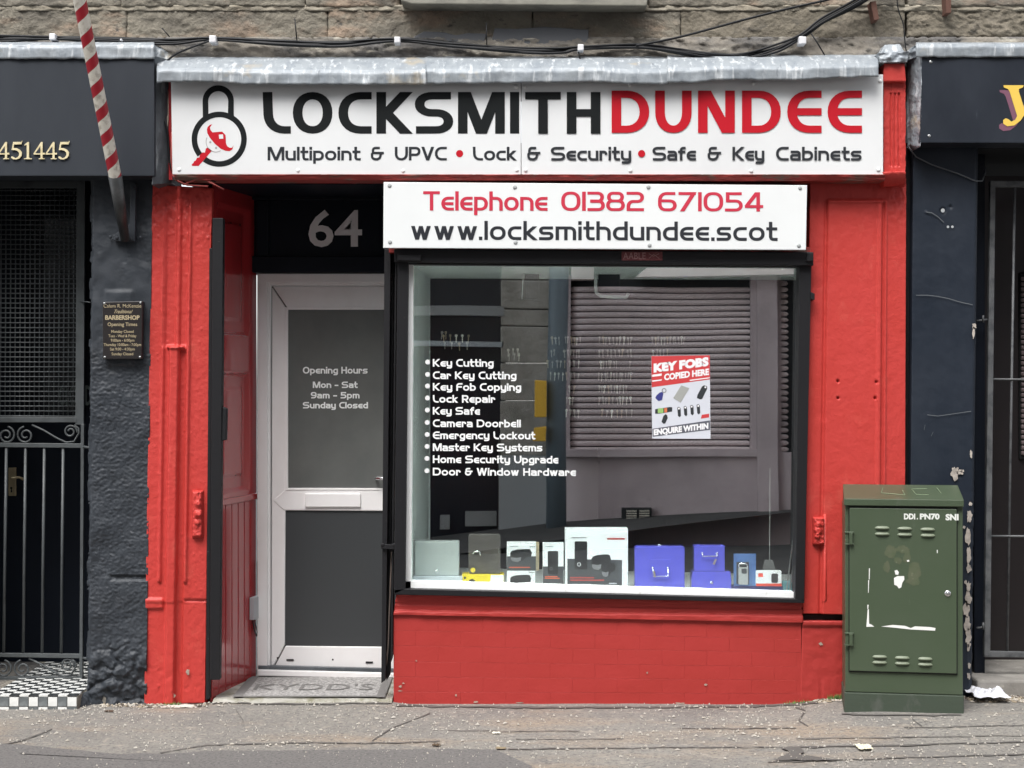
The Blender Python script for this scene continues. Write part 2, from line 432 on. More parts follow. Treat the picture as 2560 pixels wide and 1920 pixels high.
# glyph: (width, [strokes]); stroke kinds: 'o' open path, 'c' closed path, 'd' diagonal cut level, 'b' dot
# y: 0 base line, 1 cap top, 'x' x-height, 'm' middle of cap, 'n' middle of x-height, 'g' descender
GL = {
 'L': (.50, [('o', [(0, 1), (0.03, 0, .38), (.50, 0)])]),
 'O': (.78, [('c', [(0, 0, .42), (.78, 0, .42), (.78, 1, .42), (0, 1, .42)])]),
 'C': (.62, [('o', [(.62, 1), (0, 1, .42), (0, 0, .42), (.62, 0)])]),
 'K': (.66, [('o', [(0, 0), (0, 1)]), ('d', .66, 1, .14, 'm'), ('d', .66, 0, .14, 'm')]),
 'S': (.76, [('o', [(.70, 1), (0, 1, .30), (0, 'm', .30), (.76, 'm', .30), (.76, 0, .30), (.03, 0)])]),
 'M': (.90, [('o', [(0, 0), (0, 1)]), ('o', [(.90, 0), (.90, 1)]), ('d', .06, 1, .45, 0), ('d', .84, 1, .45, 0)]),
 'I': (.0, [('o', [(0, 0), (0, 1)])]),
 'T': (.66, [('o', [(0, 1), (.66, 1)]), ('o', [(.33, 0), (.33, 1)])]),
 'H': (.62, [('o', [(0, 0), (0, 1)]), ('o', [(.62, 0), (.62, 1)]), ('o', [(0, 'm'), (.62, 'm')])]),
 'D': (.74, [('c', [(0, 0), (.74, 0, .42), (.74, 1, .42), (0, 1)])]),
 'U': (.70, [('o', [(0, 1), (0, 0, .40), (.70, 0, .40), (.70, 1)])]),
 'N': (.68, [('o', [(0, 0), (0, 1)]), ('o', [(.68, 0), (.68, 1)]), ('d', .06, 1, .62, 0)]),
 'E': (.64, [('o', [(.64, 1), (0, 1, .42), (0, 0, .42), (.64, 0)]), ('o', [(.08, 'm'), (.64, 'm')])]),
 'P': (.60, [('o', [(0, 0), (0, 1)]), ('o', [(0, 1), (.60, 1, .26), (.60, .40, .26), (0, .40)])]),
 'R': (.60, [('o', [(0, 0), (0, 1), (.58, 1, .24), (.58, .42, .24), (.10, .42)]), ('d', .60, 0, .30, .42)]),
 'F': (.55, [('o', [(.55, 1), (0, 1, .30), (0, 0)]), ('o', [(0, 'm'), (.48, 'm')])]),
 'V': (.66, [('d', 0, 1, .33, 0), ('d', .66, 1, .33, 0)]),
 'W': (1.0, [('d', 0, 1, .25, 0), ('d', .5, 1, .25, 0), ('d', .5, 1, .75, 0), ('d', 1.0, 1, .75, 0)]),
 'a': (.50, [('o', [(.04, 'x'), (.50, 'x', .18), (.50, 0), (0, 0, .12), (0, .36, .12), (.50, .36)])]),
 'b': (.52, [('o', [(0, 1), (0, 0)]), ('o', [(0, 0), (.52, 0, .30), (.52, 'x', .30), (0, 'x')])]),
 'c': (.46, [('o', [(.46, 'x'), (0, 'x', .30), (0, 0, .30), (.46, 0)])]),
 'd': (.52, [('o', [(.52, 1), (.52, 0)]), ('o', [(.52, 0), (0, 0, .30), (0, 'x', .30), (.52, 'x')])]),
 'e': (.46, [('o', [(.46, 'x'), (0, 'x', .30), (0, 0, .30), (.46, 0)]), ('o', [(.06, 'n'), (.44, 'n')])]),
 'f': (.34, [('o', [(.34, 1), (.12, 1, .16), (.12, 0)]), ('o', [(0, .66), (.32, .66)])]),
 'g': (.50, [('o', [(.50, 0), (0, 0, .26), (0, 'x', .26), (.50, 'x'), (.50, 'g', .18), (.06, 'g')])]),
 'h': (.50, [('o', [(0, 1), (0, 0)]), ('o', [(0, 'x'), (.50, 'x', .26), (.50, 0)])]),
 'i': (.0, [('o', [(0, 0), (0, 'x')]), ('b', 0, 1)]),
 'k': (.46, [('o', [(0, 0), (0, 1)]), ('d', .44, 'x', .10, .34), ('d', .46, 0, .10, .34)]),
 'l': (.0, [('o', [(0, 0), (0, 1)])]),
 'm': (.78, [('o', [(0, 0), (0, 'x'), (.78, 'x', .24), (.78, 0)]), ('o', [(.39, 0), (.39, 'x')])]),
 'n': (.50, [('o', [(0, 0), (0, 'x'), (.50, 'x', .26), (.50, 0)])]),
 'o': (.56, [('c', [(0, 0, .30), (.56, 0, .30), (.56, 'x', .30), (0, 'x', .30)])]),
 'p': (.52, [('o', [(0, 'g'), (0, 'x'), (.52, 'x', .30), (.52, 0, .30), (0, 0)])]),
 'r': (.34, [('o', [(0, 0), (0, 'x'), (.32, 'x', .16), (.34, .50)])]),
 's': (.50, [('o', [(.48, 'x'), (0, 'x', .17), (0, 'n', .17), (.50, 'n', .17), (.50, 0, .17), (0, 0)])]),
 't': (.32, [('o', [(.10, 1), (.10, 0, .16), (.34, 0)]), ('o', [(-.02, .66), (.32, .66)])]),
 'u': (.50, [('o', [(0, 'x'), (0, 0, .22), (.50, 0), (.50, 'x')])]),
 'w': (.72, [('d', 0, 'x', .19, 0), ('d', .36, 'x', .19, 0), ('d', .36, 'x', .53, 0), ('d', .72, 'x', .53, 0)]),
 'y': (.50, [('o', [(0, 'x'), (0, 0, .22), (.50, 0)]), ('o', [(.50, 'x'), (.50, 'g', .16), (.06, 'g')])]),
 '&': (.66, [('o', [(.42, 1), (.06, 1, .20), (.06, .56, .12), (.24, .56)]), ('o', [(.24, .56), (0, .56, .14), (0, 0, .30), (.50, 0, .36), (.56, .56, .1), (.68, .56)]), ('o', [(.34, .56), (.62, .56)])]),
 '0': (.70, [('c', [(0, 0, .36), (.70, 0, .36), (.70, 1, .36), (0, 1, .36)])]),
 '1': (.0, [('o', [(0, 0), (0, 1)])]),
 '2': (.62, [('o', [(0, 1), (.62, 1, .26), (.62, 'm', .26), (0, 'm', .26), (0, 0), (.62, 0)])]),
 '3': (.60, [('o', [(0, 1), (.58, 1, .24), (.58, .52, .2), (.12, .52)]), ('o', [(.12, .50), (.62, .50, .24), (.62, 0, .24), (0, 0)])]),
 '4': (.66, [('o', [(.52, 0), (.52, 1)]), ('d', .48, 1, .02, .26), ('o', [(.02, .22), (.66, .22)])]),
 '5': (.62, [('o', [(.58, 1), (.04, 1), (.04, .55), (.62, .55, .28), (.62, 0, .28), (0, 0)])]),
 '6': (.66, [('o', [(.60, 1), (0, 1, .36), (0, 0, .30), (.66, 0, .28), (.66, .55, .28), (.02, .55)])]),
 '7': (.62, [('o', [(0, 1), (.60, 1)]), ('d', .62, 1, .08, 0)]),
 '8': (.68, [('c', [(.04, .53, .22), (.64, .53, .22), (.64, 1, .22), (.04, 1, .22)]), ('c', [(0, 0, .24), (.68, 0, .24), (.68, .53, .24), (0, .53, .24)])]),
 '9': (.62, [('o', [(.62, .45), (0, .45, .26), (0, 1, .26), (.62, 1, .26), (.62, 0, .36), (.06, 0)])]),
 '.': (.0, [('b', 0, 0)]),
 '-': (.34, [('o', [(0, .38), (.34, .38)])]),
}

def techno(mb, text, x0, x1, ytop, ybase, y, tx, ty, mi=0, track=0.26, space=0.5, xh=0.72, mis=None, slope=0.0, widths=None):
    """stroke lettering set from survey column x0 to x1; flat print standing a fraction of a millimetre proud"""
    H = float(ybase - ytop)
    tot, prev = 0.0, None
    adv = []
    for ch in text:
        if ch == ' ':
            adv.append(space * H)
            continue
        adv.append(GL[ch][0] * (H - 0) + track * H)
    total = sum(adv) - track * H
    # fixed stroke widths, stretched letter shapes and gaps
    nl = sum(1 for c in text if c != ' ')
    k = (x1 - x0 - tx) / max(1e-6, total)
    cx = x0 + tx / 2
    ymap = lambda v: {'x': xh * H - ty / 2, 'm': H / 2, 'n': xh * H / 2, 'g': -0.24 * H + ty / 2}[v] if isinstance(v, str) else ty / 2 + v * (H - ty)
    ycut = lambda v: {'x': xh * H, 'm': H / 2, 'n': xh * H / 2, 'g': -0.24 * H}[v] if isinstance(v, str) else (H if v == 1 else (0 if v == 0 else ty / 2 + v * (H - ty)))
    for n, ch in enumerate(text):
        if ch != ' ':
            w, strokes = GL[ch]
            m = mis[n] if mis else mi
            sc = k * H
            for si, st in enumerate(strokes):
                yy = y - 0.0003 * (si + 1)
                pt = lambda a, b: W(cx + a, ybase - b + slope * (cx + a - x0), yy)
                if st[0] in 'oc':
                    pts = [(p[0] * sc, ymap(p[1])) + ((p[2] * H,) if len(p) > 2 else ()) for p in st[1]]
                    path = round_path(pts, st[0] == 'c')
                    a, b = ribbon(path, tx, ty, st[0] == 'c')
                    L_ = len(a)
                    lift = lambda q: Vector((0, -0.00025 * q / L_ if st[0] == 'o' else 0.0, 0))
                    v = [pt(*p) + lift(q) for q, p in enumerate(a)] + [pt(*p) + lift(q) for q, p in enumerate(b)]
                    f = [[q, q + 1, q + 1 + L_, q + L_] for q in range(L_ - 1)]
                    if st[0] == 'c': f.append([L_ - 1, 0, L_, 2 * L_ - 1])
                    mb.add(v, f, m)
                elif st[0] == 'd':
                    _, ax, ay, bx, by = st
                    A, B = Vector((ax * sc, ycut(ay))), Vector((bx * sc, ycut(by)))
                    d = B - A
                    hw = 0.5 * tx * (1 + 0.35 * abs(d.x) / max(1e-6, abs(d.y)))
                    mb.add([pt(A.x - hw, A.y), pt(A.x + hw, A.y), pt(B.x + hw, B.y), pt(B.x - hw, B.y)], [[0, 1, 2, 3]], m)
                else:
                    bx, by = st[1] * sc, (H - ty * 0.6 if st[2] == 1 else ty / 2)
                    mb.add([pt(bx - tx / 2, by - ty * .6), pt(bx + tx / 2, by - ty * .6), pt(bx + tx / 2, by + ty * .6), pt(bx - tx / 2, by + ty * .6)], [[0, 1, 2, 3]], m)
        cx += adv[n] * k

def disc(mb, cx, cy, r, y, mi=0, n=20, ry=None):
    mb.add([W(cx + r * math.cos(2 * math.pi * k / n), cy + (ry or r) * math.sin(2 * math.pi * k / n), y) for k in range(n)], [list(range(n))], mi)

_font_cache = {}
def plain_text(mb, text, x0, x1, ytop, ybase, y, mi=0, bold=0.0, fit=True, slope=0.0, italic=0.0, place=None):
    """the built-in sans face turned into flat print between survey columns x0 and x1"""
    key = (text, bold)
    if key not in _font_cache:
        c = bpy.data.curves.new('print', 'FONT'); c.body = text; c.size = 1.0; c.offset = bold; c.resolution_u = 3
        ob = bpy.data.objects.new('print', c); COL.objects.link(ob)
        dg = bpy.context.evaluated_depsgraph_get(); dg.update()
        me = bpy.data.meshes.new_from_object(ob.evaluated_get(dg))
        vs = [v.co.copy() for v in me.vertices]; fs = [list(p.vertices) for p in me.polygons]
        bpy.data.objects.remove(ob); bpy.data.meshes.remove(me); bpy.data.curves.remove(c)
        _font_cache[key] = (vs, fs)
    vs, fs = _font_cache[key]
    if not vs: return
    mx0, mx1 = min(v.x for v in vs), max(v.x for v in vs)
    kx = (x1 - x0) / (mx1 - mx0)
    cap = 0.70 + bold
    ky = (ybase - ytop) / cap
    out = []
    for v in vs:
        px = x0 + (v.x - mx0) * kx + italic * v.y * ky
        py = ybase - v.y * ky + slope * (px - x0)
        out.append(place(px, py) if place else W(px, py, y))
    mb.add(out, fs, mi)
# ---------------------------------------------------------------- ground
def gz(x, y):
    r = 0.035 * sstep(1.25, 1.75, x) * sstep(-1.1, -0.45, y)
    r += 0.018 * sstep(-1.62, -1.42, x) * sstep(-0.50, -0.66, x) * sstep(-0.40, -0.12, y) * sstep(0.10, -0.05, y)
    r += 0.012 * N((x, y), 1.1, 3) * sstep(0.25, -0.3, y)
    return r - 0.006 * max(0.0, -y - 0.3)

def ground_grid(name, x0, x1, y0, y1, nx, ny, zf, m, loc=(0, 0, 0), kind='structure'):
    v, f = [], []
    for j in range(ny + 1):
        for i in range(nx + 1):
            x, y = lerp(x0, x1, i / nx), lerp(y0, y1, j / ny)
            v.append((x, y, zf(x, y)))
    for j in range(ny):
        for i in range(nx):
            a = j * (nx + 1) + i
            f.append([a, a + 1, a + nx + 2, a + nx + 1])
    o = mk(name, v, f, m, smooth=True)
    o['kind'] = kind
    return o

pavement = ground_grid('pavement', -7, 7, -1.9, 1.0, 280, 60, lambda x, y: gz(x, y) + 0.0025 * N((x, y), 9, 1), PAVE)

def on_ground(px, py, lift=0.0):
    """where the sight line through (px, py) meets the pavement"""
    y = -0.5
    for _ in range(12):
        z = gz(((px - 1280) * (8 + y) / F), y) + lift
        s = (CAM_H - z) / max(1.0, (py - 960))
        y = s * F - CAM_D
    s = (8 + y) / F
    return Vector(((px - 1280) * s, y, gz((px - 1280) * s, y) + lift))

def strip_on_ground(mb, pts, wid, lift, mi=0):
    """thin irregular strip following survey points; wid in survey pixels (height)"""
    P = []
    for k in range(len(pts) - 1):
        a, b = pts[k], pts[k + 1]
        n = max(2, int(abs(b[0] - a[0]) / 14))
        for q in range(n):
            t = q / n
            px = lerp(a[0], b[0], t); py = lerp(a[1], b[1], t) + 2.2 * FR(px * 0.02, py0 := a[1] * 0.1)
            P.append((px, py))
    P.append(pts[-1])
    top, bot = [], []
    for (px, py) in P:
        w = 0.62 * wid * (0.45 + 0.9 * abs(FR(px * 0.05, py * 0.01, 3)))
        top.append(on_ground(px, py - w / 2, lift)); bot.append(on_ground(px, py + w / 2, lift))
    n = len(P)
    mb.add(top + bot, [[k, k + n, k + n + 1, k + 1] for k in range(n - 1)], mi)

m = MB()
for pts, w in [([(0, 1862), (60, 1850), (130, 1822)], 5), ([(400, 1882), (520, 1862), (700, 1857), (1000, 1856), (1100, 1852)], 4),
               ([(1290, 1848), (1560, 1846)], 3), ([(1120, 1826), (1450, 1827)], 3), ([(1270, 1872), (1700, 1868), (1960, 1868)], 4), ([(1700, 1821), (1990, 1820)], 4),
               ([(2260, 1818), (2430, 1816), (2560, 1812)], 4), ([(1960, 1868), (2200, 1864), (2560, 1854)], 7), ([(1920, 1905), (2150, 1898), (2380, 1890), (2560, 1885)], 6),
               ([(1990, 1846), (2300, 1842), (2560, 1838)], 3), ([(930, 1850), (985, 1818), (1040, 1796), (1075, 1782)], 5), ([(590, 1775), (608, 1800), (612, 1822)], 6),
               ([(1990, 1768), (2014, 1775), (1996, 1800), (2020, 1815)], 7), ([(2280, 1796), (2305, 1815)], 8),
               ([(990, 1763), (1200, 1767), (1450, 1768), (1700, 1768), (1960, 1763), (2040, 1756)], 9), ([(366, 1765), (520, 1763)], 7), ([(2104, 1785), (2250, 1787), (2404, 1787)], 8), ([(530, 1757), (760, 1760), (980, 1757)], 6)]:  # foot lines of wall, cabinet and step: grime plus painted contact shade
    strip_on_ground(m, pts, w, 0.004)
seam = m.build('tar_and_foot_shade', TAR_AND_SHADE, pavement); seam['kind'] = 'stuff'
def ground_patch(name, poly, mt, lift, sub=24):
    pts = []
    n = len(poly)
    for k in range(n):
        a, b = poly[k], poly[(k + 1) % n]
        for q in range(sub):
            t = q / sub
            px, py = lerp(a[0], b[0], t), lerp(a[1], b[1], t)
            d = 2.5 * FR(px * 0.03, py * 0.03, 2)
            pts.append(on_ground(px + d * 2, py + d, lift))
    v, f = [sum(pts, Vector()) / len(pts)] + pts, []
    v[0].z = gz(v[0].x, v[0].y) + lift
    for k in range(len(pts)):
        f.append([0, 1 + (k + 1) % len(pts), 1 + k])
    return mk(name, v, f, mt, pavement)
ground_patch('asphalt_patch', [(-200, 1864), (45, 1860), (50, 1884), (400, 1884), (520, 1878), (1040, 1872), (1240, 1874), (1330, 1915), (1330, 2050), (-200, 2050)], PATCH, 0.006)
ground_patch('asphalt_patch', [(1930, 1900), (1978, 1880), (1950, 1868), (2000, 1866), (2010, 1880), (1975, 1896), (2100, 1900)], TAR_AND_SHADE, 0.0075)

# pale chips and blossom pressed into the surface
m = MB()
rnd = random.Random(11)
cnt = 0
while cnt < 2600:
    x, y = rnd.uniform(-2.6, 2.9), rnd.uniform(-1.75, -0.02)
    dens = 0.5 + 0.75 * noise.noise(Vector((x * 1.3, y * 2.2, 4)))
    if x > 1.55 and x < 2.25 and y > -0.47: continue
    if x < -1.0 and y < -1.0: dens *= 0.35
    if -0.4 < x < 0.1 and y < -1.15: dens *= 0.3
    if rnd.random() > dens: continue
    cnt += 1
    r = rnd.choice([0.0018, 0.002, 0.0025, 0.003, 0.0035, 0.0055]) * rnd.uniform(0.7, 1.25)
    a0 = rnd.uniform(0, 6.3); st = rnd.uniform(1.0, 2.3)
    ca, sa = math.cos(a0), math.sin(a0)
    z = gz(x, y) + 0.0085
    v = [Vector((x, y, z + 0.003))]
    for q in range(6):
        an = q * math.pi / 3
        rr = r * rnd.uniform(0.7, 1.2)
        lx, ly = rr * math.cos(an) * st, rr * math.sin(an)
        v.append(Vector((x + lx * ca - ly * sa, y + lx * sa + ly * ca, z - 0.004)))
    m.add(v, [[0, 1 + q, 1 + (q + 1) % 6] for q in range(6)])
chips = m.build('stone_chips', FLAKE); tag(chips, 'pale stone chips scattered thick over the pavement', 'stone chips', kind='stuff')

# kerb, road, far pavement
m = MB(); m.box(-12, 12, -2.05, -1.9, -0.25, -0.012)
kerb = m.build('kerb', CONCRETE, bevel=0.015); kerb['kind'] = 'structure'
def rz(x): return 0.02 + 0.028 * x
ground_grid('road', -30, 30, -8.4, -2.05, 40, 8, lambda x, y: -0.13 + 0.028 * x * sstep(-2, -8, y), ROADM)
ground_grid('far_pavement', -30, 30, -10.8, -8.35, 240, 4, lambda x, y: -0.065 + 0.125 * max(-2.0, min(5.0, x)), ROADM)
gg = ground_grid('ground', -150, 150, -160, 160, 10, 10, lambda x, y: -1.2, ROADM)

# ---------------------------------------------------------------- tenement wall over the shops
wall = thing('tenement_wall', 'weathered sandstone and cement wall above the shop fascias', 'wall', (0, 0.2, 2.9))
m = MB(); m.box(-8, 8, 0.12, 0.5, 3.10, 9.0)
core = m.build('wall_core', STONE, wall)
def stone_block(x0, y0, x1, y1, mt, rough, proud=0.03, seed=0, peck=0.0, nm='stone'):
    nx, ny = max(4, int((x1 - x0) / 5)), max(4, int((y1 - y0) / 4))
    def d(u, v, px, py):
        e = min((px - x0) / 5, (x1 - px) / 5, (py - y0) / 4, (y1 - py) / 4)
        r = -proud + rough * FR(px * 0.02 + seed, py * 0.035, seed, 5) + peck * FR(px * 0.09, py * 0.14, seed, 3)
        return (0.055 + r + (0.006 * (1 - min(1, max(0, e))) ** 2), 0.004 * FR(py * .05, seed, px * .01), 0.004 * FR(px * .03, seed, 1))
    return relief(nm, [(x0, y0), (x1, y0), (x1, y1), (x0, y1)], nx, ny, d, mt, wall, yb=0.12)
STONE_P = mat('pecked dark sandstone', (0.17, 0.15, 0.115), 0.92, var=[((0.24, 0.21, 0.165), 7, 0.58, 0.08, ONE), ((0.10, 0.09, 0.075), 9, 0.62, 0.05, (1, 1, 2))], bump=[(55, 0.9, 0.010)])
for a, b in [(-1400, -800), (-794, -96), (2670, 3300), (3306, 3900), (-90, 302), (304, 763), (765, 998), (1622, 2052), (2054, 2262), (2270, 2660)]:
    stone_block(a, -60, b, 17, STONE, 0.008, 0.014, a * 0.01)
for a, b, mt, pk in [(-1400, -700, STONE, 0.006), (-697, -93, STONE, 0.006), (2663, 3300, STONE_P, 0.01), (3303, 3900, STONE_P, 0.01), (-90, 317, STONE, 0.006), (318, 819, STONE, 0.006), (820, 1331, STONE, 0.006), (1332, 1701, STONE, 0.006), (1702, 2262, STONE_P, 0.006), (2268, 2660, STONE_P, 0.02)]:
    stone_block(a, 19, b, 99 if a < 2200 else 92, mt, 0.006, 0.006, a * 0.013, pk * 0.5)
relief('mortar_joint', [(-90, 12), (2660, 12), (2660, 27), (-90, 27)], 500, 4, lambda u, v, px, py: 0.046 + 0.010 * FR(px * 0.03, py * 0.1, 5), MORTAR, wall, 0.12)
relief('render_band', [(-1400, 92), (3900, 92), (3900, 168), (-1400, 168)], 800, 16,
       lambda u, v, px, py: 0.035 - 0.045 * v + 0.014 * FR(px * 0.012, py * 0.05, 8, 6) + 0.012 * FR(px * 0.06, py * 0.1, 2, 3), CEMENT, wall, 0.15)
slab('slate_patch', [(1222, 118), (1300, 113), (1380, 120), (1470, 116), (1472, 74), (1360, 66), (1290, 72), (1236, 70), (1232, 92)], 0.030, 0.06, mat('grey slate', (0.11, 0.115, 0.125), 0.7, bump=[(20, 0.4, 0.005)]), wall, 0.004)
slab('slate_patch', [(1030, 106), (1120, 103), (1210, 108), (1216, 84), (1170, 82), (1140, 88), (1110, 80), (1060, 78), (1034, 92)], 0.032, 0.06, bpy.data.materials['grey slate'], wall, 0.004)
slab('window_sill', [(1002, 2), (1030, 10), (1618, 15), (1622, -60), (1000, -60)], -0.09, 0.12, SILL, wall, 0.006)

# ---------------------------------------------------------------- red shopfront of number 64
shop = thing('red_shopfront', 'bright red locksmith shopfront numbered 64 in the middle of the row', 'shopfront', (0, 0, 0))
def lump(px, py, a, s=0.1):
    return a * FR(px * s, py * s, 1, 3)
def bumpf(x, a, b, e=3.0):
    return sstep(a - e, a + e * 0.4, x) * (1 - sstep(b - e * 0.4, b + e, x))

def left_pil(u, v, px, py):
    c = 148 * u                       # distance from the left edge, survey px
    d = 0.0
    d += 0.010 * bumpf(c, 32, 92, 2.5) * (1 - sstep(858, 872, py)) * sstep(486, 500, py)
    d -= 0.016 * bumpf(c, 64, 72, 3) * (1 - sstep(862, 868, py))
    d -= 0.014 * bumpf(c, 30, 36, 2.5) * sstep(520, 540, py) * (1 - sstep(1452, 1458, py))
    d -= 0.014 * bumpf(c, 92, 99, 2.5) * sstep(500, 520, py) * (1 - sstep(1454, 1460, py))
    w = bumpf(c, 52, 72, 5) * sstep(864, 872, py)
    d -= 0.024 * w
    d += 0.012 * bumpf(c, 75, 90, 3) * sstep(872, 880, py)
    if py > 864: d -= 0.02 * bumpf(c, 44, 84, 3) * (1 - sstep(868, 874, py))
    d -= 0.012 * bumpf(c, 0, 42, 2) * sstep(1494, 1498, py) * (1 - sstep(1519, 1524, py))
    d += 0.010 * bumpf(py, 1499, 1504, 2) * sstep(90, 100, c)
    d += 0.004 * sstep(1504, 1508, py)
    top = 1 - sstep(470, 640, py)
    d += (0.0012 + 0.006 * top) * FR(px * 0.07, py * 0.06, 4, 4)
    d -= 0.004 * max(0, FR(px * 0.12, py * 0.10, 9, 2) - 0.35) * 4 * (0.3 + top)
    d += 0.006 * max(0, FR(px * .03, py * .03, 21, 3) - 0.3) * sstep(1600, 1700, py)
    return (d, 0.0015 * FR(py * 0.02, 3, px * 0.01), 0)
relief('left_pilaster', [(381, 462), (530, 470), (512, 1758), (360, 1762)], 74, 430, left_pil, RED, shop, 0.12)

def casing(x0, y0, x1, y1, seed):
    def d(u, v, px, py):
        e = min((px - x0) / 4, (x1 - px) / 4, (py - y0) / 4, (y1 - py) / 4)
        r = -0.030 * min(1, max(0.2, e))
        for cx, cy, rr in [(0.5, 0.28, 9), (0.5, 0.5, 11), (0.42, 0.68, 8)]:
            q = ((px - lerp(x0, x1, cx)) ** 2 + (py - lerp(y0, y1, cy)) ** 2) ** 0.5
            r -= 0.014 * (1 - sstep(rr * 0.5, rr, q))
        return r + 0.004 * FR(px * 0.12 + seed, py * 0.1, 0, 3)
    return relief('lock_casing', [(x0, y0), (x1, y0), (x1, y1), (x0, y1)], 16, 50, d, RED, shop, 0.01)
casing(481, 1226, 509, 1344, 1)
casing(2031, 1292, 2061, 1362, 7)

def right_pil(u, v, px, py):
    c = 238 * u
    d = 0.0
    pn = sstep(500, 506, py)
    d -= 0.010 * bumpf(c, 44, 190, 2.5) * pn
    d += 0.007 * bumpf(c, 37, 43, 2) * pn
    d -= 0.010 * bumpf(c, 168, 176, 3) * pn
    d += 0.010 * bumpf(c, 178, 184, 3) * pn
    d -= 0.010 * (bumpf(c, 44, 186, 3) * bumpf(py, 500, 506, 2))
    d += 0.0011 * FR(px * 0.05, py * 0.04, 6, 4) + 0.006 * (1 - sstep(470, 600, py)) * FR(px * .08, py * .05, 2, 4) * (0.3 + sstep(140, 220, c))
    for hx, hy in [(2094, 953), (2190, 955), (2094, 995), (2187, 995)]:
        q = ((px - hx) ** 2 + (py - hy) ** 2) ** 0.5
        d += 0.02 * (1 - sstep(1.5, 4.5, q))
    return (d + 0.004 * sstep(2200, 2262, px), 0, 0)
relief('right_pilaster', [(2026, 446), (2266, 446), (2262, 1538), (2008, 1534)], 120, 380, right_pil, RED, shop, 0.14)
m = MB()
m.tube([W(2062, 1285, -0.006), W(2063, 1500, -0.006), W(2058, 1506, 0.0)], 0.009, 8)
m.build('cover_moulding', RED, shop, smooth=True)
rect('dark_slot', 2000, 1537, 2120, 1552, 0.03, 0.2, BLACK, shop, 0)
relief('pier_base', [(2006, 1552), (2262, 1552), (2258, 1775), (2000, 1775)], 60, 60,
       lambda u, v, px, py: 0.0 - 0.012 * (1 - sstep(1562, 1568, py)) + 0.002 * FR(px * .05, py * .05, 1) + 0.006 * bumpf(px, 2050, 2053, 1.5) * sstep(1690, 1700, py), RED_LOW, shop, 0.14)

# stall riser of painted brick under the window
riser_back = rect('riser_backing', 988, 1500, 2003, 1790, 0.0012, 0.12, RED_LOW, shop, 0)
def ledge(u, v, px, py):
    d = 0.0
    crack = 1508 + 12 * (px - 990) / 1000
    d += 0.012 * bumpf(py, crack, crack + 2.5, 1.5) + 0.003 * FR(px * .02, py * .06, 2)
    d -= 0.016 * sstep(crack + 17, crack + 21, py + 3 * FR(px * 0.01, 1, 1))
    return d
relief('riser_ledge', [(992, 1478), (2008, 1500), (2006, 1556), (984, 1536)], 300, 34, ledge, RED_LOW, shop, 0.10)
rb = random.Random(5)
courses = [(1534, 1576), (1576, 1614), (1614, 1654), (1654, 1692), (1692, 1730), (1730, 1768)]
for ci, (ya, yb_) in enumerate(courses):
    x = 984.0 - (0 if ci % 2 == 0 else 56)
    while x < 2003:
        xa, xb = max(984, x), min(2003, x + 111)
        x += 112
        if xb - xa < 12: continue
        sl = lambda q: 22 * (q - 984) / 1020 * (1 - ci / 5.0)
        off = rb.uniform(-0.0004, 0.0004)
        m = MB(); m.slab([(xa, yb_ - 0.3 + (sl(xa) if ci < 5 else 0)), (xb, yb_ - 0.3 + (sl(xb) if ci < 5 else 0)), (xb, ya + 0.2 + (22 * (xb - 984) / 1020 * (1 - max(0, ci - 1) / 5.0) if ci > 0 else 22 * (xb - 984) / 1020)), (xa, ya + 0.2 + (22 * (xa - 984) / 1020 * (1 - max(0, ci - 1) / 5.0) if ci > 0 else 22 * (xa - 984) / 1020))], 0.0 + off, 0.03)
        m.build('brick', RED_LOW, shop, bevel=0.0006, seg=1)

# chips where the red paint has come away
def blot_pts(cx, cy, rx, ry, seed, y, n=14):
    out = []
    for k in range(n):
        a = 2 * math.pi * k / n; rr_ = 1 + 0.6 * FR(math.cos(a) * 1.5 + seed, math.sin(a) * 1.5, seed, 3)
        out.append(W(cx + rx * rr_ * math.cos(a), cy + ry * rr_ * math.sin(a), y))
    return out
CHIPM = mat('bare patch', (0.42, 0.33, 0.27), 0.9, var=[((0.22, 0.17, 0.14), 30, 0.55, 0.1, ONE)])
for k, (cx, cy, rx, ry, yy) in enumerate([(470, 1680, 5, 6, -0.006), (428, 1715, 3, 9, -0.004), (434, 1738, 5, 5, -0.006), (432, 1660, 2, 6, -0.004), (1001, 1716, 4, 3, -0.003), (1008, 1708, 3, 2, -0.003), (1190, 1755, 6, 2, -0.003), (1140, 1738, 2, 3, -0.003), (1000, 1727, 6, 1.5, -0.003), (1041, 1652, 2, 2, -0.003), (1618, 1682, 2, 3, -0.003), (1765, 1712, 4, 3, -0.003), (2052, 1610, 5, 4, -0.004), (1700, 1758, 12, 2, -0.003), (1300, 1757, 9, 1.5, -0.003)]):
    m = MB(); p = blot_pts(cx, cy, rx, ry, k * 2.7, yy - 0.0015); m.add(p, [list(range(len(p)))]); m.build('paint_chip', CHIPM, shop)

